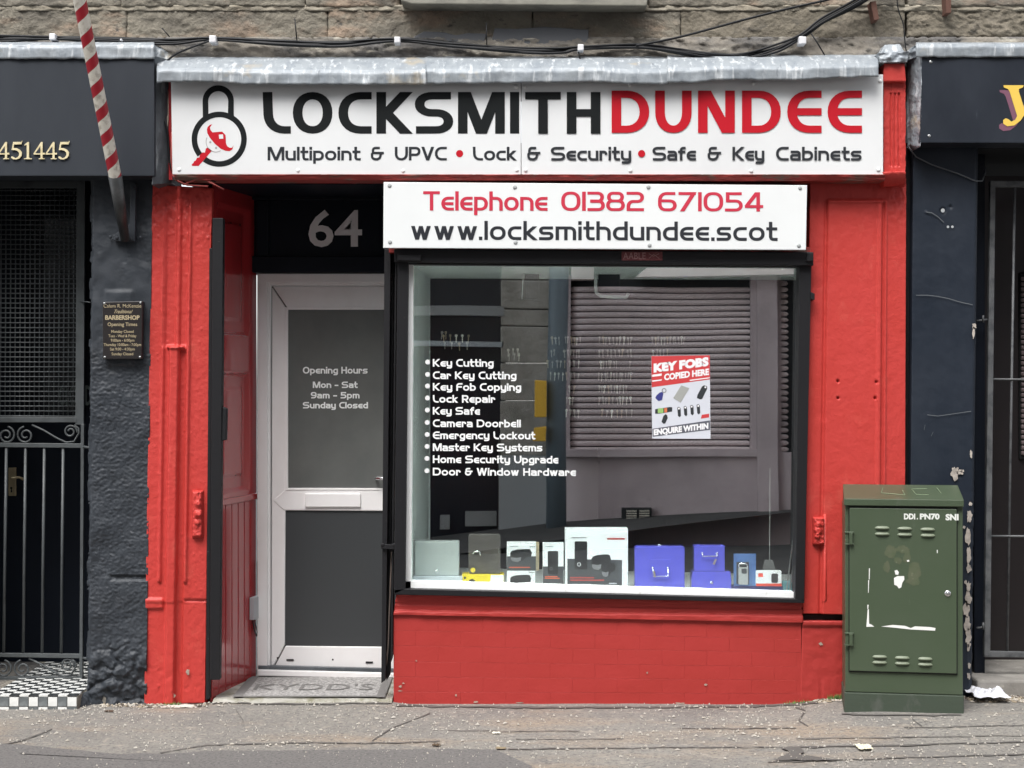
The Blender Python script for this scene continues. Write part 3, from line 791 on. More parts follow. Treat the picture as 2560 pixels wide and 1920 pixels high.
# frieze strip below the fascia and the fluted console at its right end
relief('frieze_strip', [(436, 436), (2212, 436), (2212, 452), (436, 450)], 440, 8,
       lambda u, v, px, py: -0.132 + 0.02 * v + 0.006 * FR(px * 0.02, py * 0.2, 3, 4), mat('old red paint', (0.33, 0.035, 0.03), 0.6, var=[((0.14, 0.09, 0.07), 5, 0.56, 0.06, (1, 1, 2))], bump=[(60, 0.6, 0.004)]), shop, 0.1)
m = MB()
m.slab([(2208, 204), (2266, 204), (2262, 158), (2210, 158)], -0.115, 0.05)
m.build('console_cap', RED, shop, bevel=0.006)
def flute(u, v, px, py):
    c = 56 * u
    d = -0.085
    if 232 < py < 416:
        for k in (17, 27, 37):
            d += 0.008 * bumpf(c, k, k + 4, 1.8)
    return (d + 0.002 * FR(px * .1, py * .05, 1), 0, 0)
relief('console', [(2209, 205), (2264, 205), (2264, 432), (2209, 432)], 44, 110, flute, RED, shop, 0.05)
relief('console_bracket', [(2206, 430), (2264, 428), (2264, 462), (2210, 466)], 20, 18, lambda u, v, px, py: -0.125 + 0.07 * v * v + 0.003 * FR(px * .08, py * .08, 3), RED, shop, 0.05)

# panelled reveal on the left of the doorway
A = W(531, 0, 0.03); B = W(641, 0, 0.60)
ax_, ay_ = A.x, 0.03; bx_, by_ = B.x, 0.60
dirv = Vector((bx_ - ax_, by_ - ay_, 0)).normalized(); nrm = Vector((dirv.y, -dirv.x, 0))
Ztop, Zlow, Zplk = 2.60, 0.02, 0.985
def rev_pt(t, z, out): return Vector((lerp(ax_, bx_, t), lerp(ay_, by_, t), z)) + nrm * out
def zpy(py, t=0.5): return CAM_H + (960 - py) * (CAM_D + lerp(ay_, by_, t)) / F
nx, nz = 90, 360
v, f = [], []
zz0, zz1 = Zplk, Ztop
panels = [(zpy(515), zpy(842)), (zpy(928), zpy(1232))]
for j in range(nz + 1):
    for i in range(nx + 1):
        t, z = i / nx, lerp(zz0, zz1, j / nz)
        out = 0.0
        for (za, zb) in panels:
            e = min((t - 0.10) / 0.05, (0.86 - t) / 0.10, (za - z) / 0.03, (z - zb) / 0.03)
            e = max(0, min(1, e))
            out -= 0.020 * (e * e * (3 - 2 * e))
            e2 = min((t - 0.24) / 0.04, (0.72 - t) / 0.04, (za - z - 0.08) / 0.02, (z - zb - 0.08) / 0.02)
            out += 0.010 * max(0, min(1, e2))
        out += 0.0012 * N((t * 3, z * 2), 3, 1)
        if 0.5 < 1: v.append(rev_pt(t, z, out))
for j in range(nz):
    for i in range(nx):
        a = j * (nx + 1) + i
        f.append([a, a + 1, a + nx + 2, a + nx + 1])
mk('panelled_reveal', v, f, RED_GLOSS, shop, smooth=True)
m = MB()
m.prism([rev_pt(0.0, Ztop, -0.03), rev_pt(1, Ztop, -0.03), rev_pt(1, 0.0, -0.03), rev_pt(0, 0.0, -0.03)], nrm * -0.04)
m.build('reveal_backing', RED_GLOSS, shop)
for k in range(7):
    t0, t1 = k / 7 + 0.004, (k + 1) / 7 - 0.004
    m = MB(); m.prism([rev_pt(t0, Zplk - 0.004, 0.0), rev_pt(t1, Zplk - 0.004, 0), rev_pt(t1, 0.0, 0), rev_pt(t0, 0.0, 0)], nrm * -0.018)
    m.build('plank', RED_GLOSS, shop, bevel=0.005, seg=2)
m = MB(); m.prism([rev_pt(0.03, Zplk + 0.03, 0.012), rev_pt(0.99, Zplk + 0.03, 0.012), rev_pt(0.99, Zplk - 0.004, 0.012), rev_pt(0.03, Zplk - 0.004, 0.012)], nrm * -0.02)
m.build('dado_rail', RED_GLOSS, shop, bevel=0.006)

# doorway: ceiling, transom, number, door, threshold
m = MB(); m.box(-1.62, -0.55, 0.02, 0.9, 2.60, 2.75)
m.build('porch_ceiling', DARKWOOD, shop)
tr = MB(); tr.rect(600, 440, 1010, 682, 0.57, 0.75)
trans = tr.build('transom', DARKWOOD, shop)
m = MB()
m.rect(612, 452, 975, 500, 0.545, 0.575)
m.rect(612, 640, 975, 681, 0.54, 0.575)
m.rect(640, 500, 672, 640, 0.545, 0.575)
m.build('transom_frame', DARKWOOD, trans, bevel=0.006)
m = MB(); plain_text(m, '64', 771, 905, 524, 615, 0.560, bold=0.014)
m.build('house_number', mat('pale grey numerals', (0.93, 0.90, 0.90), 0.3), trans)

door = thing('front_door', 'white upvc shop door with grey glass and letterbox, in the red doorway', 'door', W(820, 1690, 0.6))
Y = 0.60
m = MB()
m.slab([(643, 1688), (668, 1688), (668, 700), (643, 684)], Y - 0.05, Y + 0.05)
m.slab([(643, 684), (668, 706), (1040, 706), (1040, 684)], Y - 0.05, Y + 0.05)
m.slab([(668, 1680), (676, 1680), (676, 712), (668, 706)], Y - 0.035, Y + 0.05)
m.slab([(668, 706), (676, 714), (1040, 714), (1040, 706)], Y - 0.035, Y + 0.05)
m.build('door_frame', UPVC, door, bevel=0.004)
def rail(poly, y0=Y - 0.028):
    mm = MB(); mm.slab(poly, y0, Y + 0.03)
    return mm
GAP = mat('upvc joint', (0.20, 0.19, 0.19), 0.7)
rail([(678, 1676), (712, 1612), (716, 772), (680, 718)]).build('stile', UPVC, door, bevel=0.005)
rail([(682, 716), (718, 769), (1040, 769), (1040, 716)]).build('top_rail', UPVC, door, bevel=0.005)
rail([(681, 1678), (714, 1615), (1040, 1618), (1040, 1680)]).build('bottom_rail', UPVC, door, bevel=0.005)
mid = rail([(682, 1251), (712, 1224), (1040, 1226), (1040, 1278), (709, 1276)], Y - 0.031).build('middle_rail', UPVC, door, bevel=0.005)
m = MB(); m.rect(679, 716, 1040, 1678, Y - 0.012, Y + 0.0)
m.build('leaf_core', GAP, door)
DG = mat('grey obscured door glass', (0.115, 0.122, 0.120), 0.12, spec=1.0, var=[((0.15, 0.155, 0.15), 2, 0.52, 0.15, (1, 1, 1)), ((0.10, 0.10, 0.095), 1.2, 0.6, 0.15, (1, 1, 0.6))], bump=[(2, 0.15, 0.01)])
DP = mat('dark grey door panel', (0.050, 0.054, 0.058), 0.35, spec=0.6)
m = MB(); m.rect(712, 768, 1040, 1226, Y - 0.020, Y - 0.002)
pane = m.build('glass_pane', DG, door)
rect('lower_panel', 708, 1274, 1040, 1620, Y - 0.020, Y - 0.002, DP, door, 0)
for q in [[(713, 1226), (720, 1220), (720, 774), (713, 768)], [(713, 768), (720, 774), (1040, 774), (1040, 768)], [(713, 1226), (1040, 1226), (1040, 1221), (720, 1220)]]:
    mm = MB(); mm.slab(q, Y - 0.034, Y - 0.018); mm.build('glazing_bead', UPVC, door, bevel=0.002)
mm = MB(); mm.rect(762, 1234, 901, 1268, Y - 0.043, Y - 0.028)
lb = mm.build('letterbox', UPVC, mid, bevel=0.004)
mm = MB(); mm.tube([W(940, 1196, Y - 0.03), W(942, 1196, Y - 0.075), W(965, 1196, Y - 0.078), W(1000, 1197, Y - 0.076)], 0.008, 10)
mm.build('door_handle', CHROME, door, smooth=True)
mm = MB()
for cx, cy in [(694, 1645), (832, 1649)]: mm.dome(W(cx, cy, Y - 0.028), 0.005, h=0.4)
for x0, x1, cy in [(716, 734, 1650), (914, 932, 1656)]: mm.rect(x0, cy - 2, x1, cy + 2, Y - 0.032, Y - 0.026)
mm.build('drain_cap', BLACK, door)
mm = MB(); mm.slab([(643, 1690), (1040, 1700), (1040, 1684), (643, 1674)], Y - 0.07, Y + 0.04)
mm.build('sill_lower', UPVC, door, bevel=0.006)
mm = MB(); mm.slab([(645, 1675), (1040, 1684), (1040, 1674), (645, 1664)], Y - 0.058, Y + 0.04)
mm.build('sill_upper', ZINC, door, bevel=0.002)
m = MB()
for s_, xa, xb, yt, yb_ in [('Opening Hours', 757, 919, 917, 934), ('Mon - Sat', 782, 894, 954, 970), ('9am - 5pm', 777, 899, 980, 996), ('Sunday Closed', 757, 920, 1005, 1021)]:
    m = MB(); techno(m, s_, xa, xb, yt, yb_, Y - 0.0215, 3.6, 3.2, track=0.28, space=0.42)
    m.build('opening_hours_line', VINYL_W, pane)

thr = thing('doorstep', 'worn stone doorstep with old dark mosaic lettering in the doorway', 'doorstep', W(760, 1750, 0))
sx0, sx1 = -1.492, -0.598
zt, zb_ = 0.026, -0.03
v, f = [], []
nx, ny = 60, 40
for j in range(ny + 1):
    for i in range(nx + 1):
        t, q = i / nx, j / ny
        yy = lerp(-0.055 - 0.02 * math.sin(math.pi * t), 0.64, q)
        v.append((lerp(sx0, sx1, t), yy, zt + 0.006 * q - 0.014 * (1 - sstep(0, 0.09, q)) * (1 + 0.9 * N((t * 3, 0), 4)) + 0.003 * FR(t * 6, q * 4, 2)))
for j in range(ny):
    for i in range(nx):
        a = j * (nx + 1) + i
        f.append([a, a + 1, a + nx + 2, a + nx + 1])
n0 = len(v)
for i in range(nx + 1): v.append((v[i][0], v[i][1] - 0.004, -0.05))
for i in range(nx): f.append([i, n0 + i, n0 + i + 1, i + 1])
mk('step_slab', v, f, mat('step stone', (0.36, 0.35, 0.31), 0.85, var=[((0.47, 0.46, 0.42), 6, 0.55, 0.1, ONE), ((0.20, 0.19, 0.13), 9, 0.54, 0.08, ONE)], bump=[(60, 0.6, 0.004)]), thr, smooth=True)
MOS = mat('mosaic speckle', (0.25, 0.245, 0.24), 0.8, var=[((0.44, 0.43, 0.42), 55, 0.52, 0.06, ONE), ((0.12, 0.12, 0.12), 70, 0.6, 0.05, ONE)], bump=[(90, 0.5, 0.003)])
MOSD = mat('dark mosaic', (0.17, 0.165, 0.16), 0.8, var=[((0.20, 0.19, 0.19), 60, 0.60, 0.05, ONE)])
m = MB()
zc = zt + 0.0095
m.add([(-1.35, 0.03, zc), (-0.68, 0.02, zc), (-0.68, 0.53, zc + .002), (-1.35, 0.53, zc + .002)], [[0, 1, 2, 3]])
m.build('mosaic_field', MOS, thr)
m = MB()
for (xa, xb, ya, yb_) in [(-1.40, -1.35, 0.0, 0.55), (-0.68, -0.635, -0.01, 0.55), (-1.35, -0.68, 0.0, 0.02), (-1.35, -0.68, 0.53, 0.55)]:
    m.add([(xa, ya, zc + .001), (xb, ya, zc + .001), (xb, yb_, zc + .003), (xa, yb_, zc + .003)], [[0, 1, 2, 3]])
x_ = lambda px, py: Vector(((px - 1280) * (8 + 0.28) / F, lerp(0.33, 0.17, (py - 0) / 100), zc + 0.0035))
plain_text(m, "KYDD'S", 640, 936, 0, 100, 0, bold=0.0, place=x_)
m.build('mosaic_lettering', MOSD, thr)

# small grey box with loose wire on the reveal
bx = thing('junction_box', 'small grey plastic box on the red reveal beside the door frame', 'box', rev_pt(0.86, zpy(1545), 0.01))
m = MB(); zA, zB = zpy(1491, .9), zpy(1547, .9)
m.prism([rev_pt(0.82, zA, 0.03), rev_pt(0.985, zA, 0.03), rev_pt(0.985, zB, 0.03), rev_pt(0.82, zB, 0.03)], nrm * -0.028)
m.build('box_body', mat('grey plastic', (0.45, 0.46, 0.49), 0.5), bx, bevel=0.004)
m = MB()
m.tube([rev_pt(0.86, zB, 0.012), rev_pt(0.87, zB - 0.05, 0.016), rev_pt(0.93, zB - 0.095, 0.018), rev_pt(0.975, zB - 0.06, 0.014), rev_pt(0.985, zB + 0.1, 0.01), rev_pt(0.985, zB + 0.3, 0.008)], 0.0028, 6)
m.tube([rev_pt(0.9, zB, 0.012), rev_pt(0.91, zB - 0.03, 0.016), rev_pt(0.95, zB - 0.075, 0.018), rev_pt(0.98, zB - 0.02, 0.014)], 0.0024, 6)
m.build('wire', CABLE, bx, smooth=True)

# ---------------------------------------------------------------- steel shutter guides
g1 = thing('door_shutter_guide', 'tall black steel shutter rail on the left of the doorway', 'shutter rail', W(545, 1700, 0), group='black steel rails of the door shutter')
m = MB(); m.slab([(524, 1700), (549, 1700), (558, 545), (531, 545)], -0.035, 0.02)
m.build('guide_channel', BLACK_WORN, g1, bevel=0.003)
m = MB(); m.slab([(514, 1750), (524, 1748), (531, 620), (523, 620)], -0.01, 0.03)
m.build('guide_backing', BLACK_WORN, g1, bevel=0.003)
m = MB(); m.slab([(553, 1103), (565, 1100), (567, 1022), (556, 1016)], -0.03, 0.01)
m.build('lock_keep', BLACK_WORN, g1, bevel=0.005)
g2 = thing('door_shutter_guide', 'black steel shutter rail between the white door and the window', 'shutter rail', W(968, 1706, 0), group='black steel rails of the door shutter')
m = MB(); m.slab([(953, 1708), (964, 1700), (977, 622), (961, 622)], -0.03, 0.05)
m.build('guide_channel', BLACK_WORN, g2, bevel=0.003)
m = MB(); m.slab([(966, 1702), (975, 1688), (986, 622), (980, 622)], 0.03, 0.10)
m.build('guide_channel', BLACK_WORN, g2, bevel=0.003)
m = MB(); m.slab([(976, 1660), (981, 1640), (992, 622), (988, 622)], -0.015, 0.10)
m.build('guide_backing', BLACK_WORN, g2, bevel=0.002)
m = MB(); m.slab([(952, 1372), (988, 1374), (988, 1362), (952, 1360)], -0.045, -0.01)
for px_ in (957, 986): m.dome(W(px_, 1362, -0.045), 0.009)
m.build('hinge', BLACK_WORN, g2, bevel=0.002)
m = MB(); m.tube([W(979, 1380, 0.02), W(975, 1480, 0.03), W(970, 1620, 0.03), W(962, 1690, 0.03)], 0.004, 6)
m.build('cord', mat('pale cord', (0.5, 0.4, 0.35), 0.7), g2)

# ---------------------------------------------------------------- window: frame, shutter housing, glass
win = thing('display_window', 'large shop window in a black frame with white inner edges', 'window', W(1500, 1500, 0.0))
YF, YG = -0.05, 0.03
m = MB()
m.slab([(985, 1486), (1013, 1474), (1021, 655), (994, 655)], YF, 0.05); m.build('left_jamb', BLACK, win, bevel=0.003)
m = MB(); m.slab([(985, 655), (2034, 664), (2034, 630), (985, 622)], YF - 0.03, 0.05); m.build('shutter_housing', BLACK, win, bevel=0.004)
m = MB(); m.slab([(1020, 661), (1999, 667), (1999, 655), (1020, 650)], YF + 0.02, 0.05); m.build('housing_lip', BLACK, win, bevel=0.002)
m = MB(); m.slab([(1988, 1498), (2011, 1504), (2029, 655), (1999, 655)], YF, 0.05); m.build('right_jamb', BLACK, win, bevel=0.003)
m = MB(); m.slab([(985, 1487), (2011, 1508), (2011, 1498), (1008, 1472), (985, 1474)], YF, 0.05); m.build('bottom_rail', BLACK, win, bevel=0.003)
m = MB(); m.slab([(993, 652), (1052, 653), (1054, 636), (993, 634)], YF - 0.045, YF); m.build('end_bracket', BLACK_WORN, win, bevel=0.006)
m = MB(); m.slab([(2016, 654), (2034, 654), (2034, 630), (2016, 630)], YF - 0.045, YF); m.build('end_bracket', BLACK_WORN, win, bevel=0.006)
m = MB(); m.slab([(2027, 748), (2037, 750), (2037, 734), (2027, 730)], YF - 0.01, YF + 0.05); m.build('bolt_keep', BLACK_WORN, win, bevel=0.002)
m = MB()
for px_, py_ in [(1463, 640), (1530, 655), (1536, 636), (1700, 650)]: m.dome(W(px_, py_, YF - 0.03), 0.006, h=0.4)
m.build('rivet', BLACK_WORN, win)
# red backing board over the housing
rect('header_board', 972, 618, 2026, 632, -0.06, 0.05, bpy.data.materials['old red paint'], shop, 0.003)
badge = slab('maker_plate', [(1554, 651), (1656, 651), (1656, 629), (1554, 629)], YF - 0.0335, YF - 0.03, mat('dull red plate', (0.13, 0.022, 0.026), 0.5, var=[((0.20, 0.06, 0.06), 60, 0.55, 0.08, ONE)]), win, 0)
m = MB(); plain_text(m, 'AABLE', 1558, 1614, 631, 648, YF - 0.0345, bold=0.0)
m.tube([W(1622, 646, YF - 0.0345), W(1634, 636, YF - 0.0345), W(1648, 646, YF - 0.0345)], 0.0015, 4)
m.tube([W(1622, 634, YF - 0.0345), W(1634, 641, YF - 0.0345), W(1648, 634, YF - 0.0345)], 0.0015, 4)
m.build('plate_lettering', mat('dull pink print', (0.36, 0.20, 0.20), 0.5), badge)

# white frame edges (uneven putty)
def putty(name, a, b, wa, vert):
    """ragged white strip"""
    n = 60; m_ = MB(); o1, o2 = [], []
    for k in range(n + 1):
        t = k / n
        p = (lerp(a[0], b[0], t), lerp(a[1], b[1], t)); w = lerp(wa[0], wa[1], t) + 1.6 * FR(t * 30, 1, a[0], 3)
        if vert: o1.append((p[0], p[1])); o2.append((p[0] + w, p[1]))
        else: o1.append((p[0], p[1] + 2.0 * FR(t * 40, 5, 1, 3))); o2.append((p[0], p[1] - w))
    vf = [W(q[0], q[1], YF + 0.045) for q in o1 + o2]; vb = [p + Vector((0, 0.03, 0)) for p in vf]
    n1 = n + 1
    fs = []
    for k in range(n):
        fs += [[k, k + 1, n1 + k + 1, n1 + k], [2 * n1 + k, 3 * n1 + k, 3 * n1 + k + 1, 2 * n1 + k + 1],
               [k, 2 * n1 + k, 2 * n1 + k + 1, k + 1], [n1 + k, n1 + k + 1, 3 * n1 + k + 1, 3 * n1 + k]]
    return mk(name, vf + vb, fs, WHITE_FR, win)
putty('frame_edge', (1019, 662), (1010, 1478), (14, 17), True)
putty('frame_edge', (1012, 1475), (1990, 1499), (22, 18), False)
m = MB(); m.slab([(1012, 1476), (1990, 1500), (1998, 664), (1019, 660)], YG, YG + 0.006)
pane_w = m.build('window_glass', glass('shop window glass', 0.38), win)
pane_w.data.materials[0].name = 'shop window glass'

m = MB()
lines = [('Key Cutting', 1234, 907), ('Car Key Cutting', 1291, 938), ('Key Fob Copying', 1303, 967), ('Lock Repair', 1238, 997), ('Key Safe', 1200, 1027), ('Camera Doorbell', 1302, 1058), ('Emergency Lockout', 1338, 1088), ('Master Key Systems', 1356, 1118), ('Home Security Upgrade', 1396, 1148), ('Door & Window Hardware', 1440, 1179)]
for k, (s_, xe, yc) in enumerate(lines):
    m = MB(); techno(m, s_, 1082, xe, yc - 9.5, yc + 9.5, YG - 0.0012, 4.1, 3.7, track=0.27, space=0.42, slope=0.004)
    m.build('service_line', VINYL_W, win)
    m = MB(); disc(m, 1069 - 0.2 * k, yc - 2, 6, YG - 0.0012); m.build('bullet_point', VINYL_W, win)

# ---------------------------------------------------------------- fascia sign
fs_ = thing('fascia_sign', 'long white fascia board reading LOCKSMITHDUNDEE over the shop', 'sign', W(1320, 437, -0.12))
YS = -0.125
m = MB(); m.slab([(431, 436), (1302.4, 437), (1302.4, 190), (427, 190)], YS, -0.02); m.build('sign_panel', SIGN_W, fs_, bevel=0.0025)
m = MB(); m.slab([(1303.6, 437), (2208, 437), (2208, 186), (1303.6, 190)], YS + 0.002, -0.02); m.build('sign_panel', SIGN_W, fs_, bevel=0.0025)
YL = YS - 0.0008
m = MB()
boxes = [('L', 657, 727), ('O', 732, 831), ('C', 846, 929), ('K', 941, 1028), ('S', 1037, 1133), ('M', 1145, 1262), ('I', 1275, 1298), ('T', 1313, 1402), ('H', 1417, 1501)]
def big(mb, ch, xa, xb, yt, yb_, tx, ty, mi):
    w = GL[ch][0]
    H = yb_ - yt
    if w == 0:
        mb.flat([(xa, yb_), (xb, yb_), (xb, yt), (xa, yt)], YL, mi); return
    # one letter, stretched to its measured box
    techno(mb, ch, xa, xb, yt, yb_, YL, tx, ty, mi=mi)
for ch, a, b in boxes:
    m = MB(); big(m, ch, a, b, 230, 334, 24, 18.5, 0); m.build('name_letter', INK, fs_)
for ch, a, b in [('D', 1529, 1623), ('U', 1638, 1729), ('N', 1745, 1837), ('D', 1855, 1952), ('E', 1968, 2054), ('E', 2069, 2155)]:
    m = MB(); big(m, ch, a, b, 226.5, 332, 24, 18, 0); m.build('name_letter', INK_R, fs_)
CV = mat('charcoal vinyl', (0.025, 0.028, 0.034), 0.35)
for s_, xa, xb in [('Multipoint', 669, 901), ('&', 927, 959), ('UPVC', 987, 1117), ('Lock', 1182, 1291), ('&', 1318, 1350), ('Security', 1377, 1578), ('Safe', 1631, 1740), ('&', 1769, 1802), ('Key', 1831, 1911), ('Cabinets', 1940, 2154)]:
    m = MB(); techno(m, s_, xa, xb, 367, 401, YL, 6.6 if s_ != '&' else 6.0, 5.8, track=.24)
    m.build('tagline_word', CV, fs_)
for cx in (1149, 1604):
    m = MB(); disc(m, cx, 384, 9, YL); m.build('bullet_point', INK_R, fs_)
# padlock emblem
m = MB()
def arc(cx, cy, r, a0, a1, n=40):
    return [(cx + r * math.cos(R(lerp(a0, a1, k / n))), cy - r * math.sin(R(lerp(a0, a1, k / n)))) for k in range(n + 1)]
def band(mb, inner, outer, y, mi=0):
    n = len(inner)
    mb.add([W(a, b, y) for a, b in inner] + [W(a, b, y) for a, b in outer], [[k, k + 1, n + k + 1, n + k] for k in range(n - 1)], mi)
CX, CY = 548, 348
band(m, arc(CX, CY, 55, 219, -126 + 0, 60)[:], arc(CX, CY, 69, 219, -126, 60), YL)
sh_o = [(507, 284)] + [(545.5 - 39 * math.cos(R(t)), 252 - 39 * math.sin(R(t))) for t in range(0, 181, 9)] + [(584.5, 284)]
sh_i = [(521, 276)] + [(545.5 - 25 * math.cos(R(t)), 254 - 26 * math.sin(R(t))) for t in range(0, 181, 9)] + [(570, 276)]
band(m, sh_i, sh_o, YL - 0.0004)
m.flat([(507, 284), (507, 300), (521, 292), (521, 276)], YL - 0.0004)
m.flat([(570, 276), (570, 292), (585, 300), (584.5, 284)], YL - 0.0004)
m.build('emblem_padlock', INK, fs_)
m = MB()
Z = lambda a, b: (440 + a * 260 / 1725.0, 190 + b * 250 / 1659.0)
hat = [(600, 800), (560, 812), (525, 845), (512, 885), (520, 950), (560, 1020), (640, 1120), (740, 1205), (820, 1240), (890, 1246), (935, 1215), (955, 1150), (930, 1190), (890, 1190), (850, 1165), (830, 1120), (822, 980), (765, 922), (605, 935), (572, 895), (562, 850)]
m.flat([Z(*p) for p in hat][::-1], YL)
key = [(258, 1470), (290, 1440), (300, 1415), (330, 1400), (345, 1358), (385, 1352), (400, 1300), (440, 1268), (480, 1270), (495, 1205), (525, 1185), (595, 1240), (375, 1492), (270, 1490)]
m.flat([Z(*p) for p in key][::-1], YL)
m.build('emblem_key', INK_R, fs_)
m = MB()
m.flat([Z(*p) for p in [(712, 972), (780, 968), (785, 1040), (715, 1042)]], YL - 0.0005)
m.build('emblem_badge', SIGN_W, fs_)
m = MB()
disc(m, *Z(568, 1098), 2.6, YL); disc(m, *Z(664, 1193), 2.6, YL)
c0 = Z(660, 1090)
band(m, [(c0[0] + 23.5 * math.cos(R(a)), c0[1] + 25 * math.sin(R(a))) for a in range(60, 205, 6)], [(c0[0] + 25 * math.cos(R(a)), c0[1] + 26.5 * math.sin(R(a))) for a in range(60, 205, 6)], YL)
m.build('emblem_face', INK_G, fs_)
m = MB()
for px_, py_ in [(448, 424), (745, 426), (1008, 427), (1292, 425), (1314, 425), (1576, 426), (1878, 427), (2196, 424), (1290, 217), (1312, 217), (1574, 212), (1884, 209), (2200, 202)]:
    m = MB(); m.dome(W(px_, py_, YS), 0.0095, h=0.5); m.build('screw_cap', VINYL_W, fs_, smooth=True)


ts = thing('telephone_sign', 'lower white board with red telephone number and web address', 'sign', W(1490, 622, -0.13))
YT = -0.13
m = MB(); m.slab([(958, 620), (2015, 625), (2018, 463), (959, 455)], YT, YT + 0.018)
m.build('sign_panel', SIGN_W2, ts, bevel=0.0025)
rect('sign_batten', 990, 470, 2000, 612, YT + 0.018, 0.03, DARKWOOD, ts, 0)
YT -= 0.0008
PV = mat('pinkish red vinyl', (0.58, 0.035, 0.07), 0.35)
for s_, xa, xb, yt, tx_ in [('Telephone', 1058, 1369, 478, 8.6), ('01382', 1403, 1610, 479, 9.2), ('671054', 1645, 1908, 480, 9.2)]:
    m = MB(); techno(m, s_, xa, xb, yt, yt + 48, YT, tx_, 7.2, track=.24, slope=0.003); m.build('number_lettering', PV, ts)
m = MB()
techno(m, 'w w w.locksmithdundee.scot', 1028, 1943, 551.5, 599, YT, 8.6, 7.4, track=.25, space=0.08, slope=0.0035)
m.build('web_lettering', bpy.data.materials['charcoal vinyl'], ts)
for px_, py_ in [(974, 464), (1287, 468), (1621, 468), (2000, 470), (975, 605), (1289, 606), (1624, 613), (1997, 614)]:
    m = MB(); m.dome(W(px_, py_, YT), 0.010, h=0.35)
    m.build('screw', mat('grey screw', (0.40, 0.42, 0.42), 0.4) if 'grey screw' not in bpy.data.materials else bpy.data.materials['grey screw'], ts, smooth=True)

# ---------------------------------------------------------------- lead flashings
def flashing(name, xa, xb, pts, m_, parent, nz_=0.006, drop=None, n=None):
    """pts: profile [(depth, survey row), ...] from the wall out over the lip, swept along x"""
    n = n or int((xb - xa) / 5)
    prof = []
    for k in range(len(pts) - 1):
        for q in range(5):
            t = q / 5
            prof.append((lerp(pts[k][0], pts[k + 1][0], t), lerp(pts[k][1], pts[k + 1][1], t), (k + t) / (len(pts) - 1)))
    prof.append((pts[-1][0], pts[-1][1], 1.0))
    v, f = [], []
    for i in range(n + 1):
        px = lerp(xa, xb, i / n)
        for (d, r, t) in prof:
            wv = FR(px * 0.016, t * 1.5, 3, 4)
            rr = r + (drop(px) if drop else 0) * t + 2.2 * t * FR(px * 0.035, 2, 7, 3)
            v.append(W(px, rr, d + nz_ * wv * (0.4 + t)))
    k = len(prof)
    for i in range(n):
        for j in range(k - 1):
            a = i * k + j
            f.append([a, a + 1, a + k + 1, a + k])
    o = mk(name, v, f, m_, parent, smooth=True)
    so = o.modifiers.new('thick', 'SOLIDIFY'); so.thickness = 0.004; so.offset = -1
    return o
lf = thing('lead_flashing', 'dented pale lead flashing along the top of the locksmith sign', 'flashing', W(1300, 205, -0.15))
pr = [(0.03, 138), (-0.05, 146), (-0.13, 158), (-0.175, 170), (-0.187, 178), (-0.185, 206)]
def dp(px): return 6 * math.sin((px - 600) * 0.004) * 0.6 + 7 * bumpf(px, 1560, 1750, 60) - 12 * sstep(1950, 2200, px) + 3 * sstep(1000, 500, px) - 5 * bumpf(px, 430, 560, 60)
flashing('lead_sheet', 392, 1066, [(a, b + 2) for a, b in pr], LEAD, lf, 0.008, dp)
flashing('lead_sheet', 1062, 1672, [(a + .008, b) for a, b in pr], LEAD, lf, 0.007, dp)
flashing('lead_sheet', 1668, 2196, [(a, b - 3) for a, b in pr], LEAD, lf, 0.007, dp)
for o in lf.children:
    pass
# small lead caps over the red console
lc = thing('flashing_piece', 'small crumpled lead cap over the red console at the right', 'flashing', W(2235, 150, -0.1))
relief('lead_top', [(2212, 112), (2250, 110), (2262, 132), (2200, 136)], 16, 12, lambda u, v, px, py: -0.06 - 0.03 * v + 0.01 * FR(px * .06, py * .06, 2), LEAD, lc, 0.03)
relief('lead_front', [(2196, 132), (2274, 128), (2268, 155), (2200, 157)], 24, 12, lambda u, v, px, py: -0.135 + 0.012 * FR(px * .05, py * .06, 4), LEAD, lc, 0.03)

# loose reddish stems and wires under the left end of the fascia
lw = thing('loose_wires', 'tangle of red painted wires under the left end of the sign', 'wires', W(500, 450, -0.05))
RW = mat('painted wire', (0.34, 0.07, 0.06), 0.6)
for k, pts in enumerate([[(431, 436), (445, 452), (468, 463), (520, 466)], [(440, 440), (480, 446), (500, 444), (530, 458), (560, 474)], [(458, 462), (490, 448), (515, 446), (525, 458)], [(430, 330), (428, 400), (432, 436), (450, 444)], [(505, 438), (520, 446), (540, 455)]]):
    m = MB(); m.tube([W(a, b, -0.10 - 0.01 * (q % 2)) for q, (a, b) in enumerate(pts)], 0.0042, 6)
    m.build('wire', RW if k != 4 else CABLE, lw, smooth=True)
# ---------------------------------------------------------------- barber shop on the left
bar = thing('barber_shopfront', 'charcoal barber shopfront with gold phone number at the far left', 'shopfront', W(190, 1760, 0))
YB = -0.16
m = MB(); m.slab([(-1400, 440), (386, 440), (386, 146), (-1400, 146)], YB, 0.02)
m.build('fascia_board', FASCIA_B, bar, bevel=0.003)
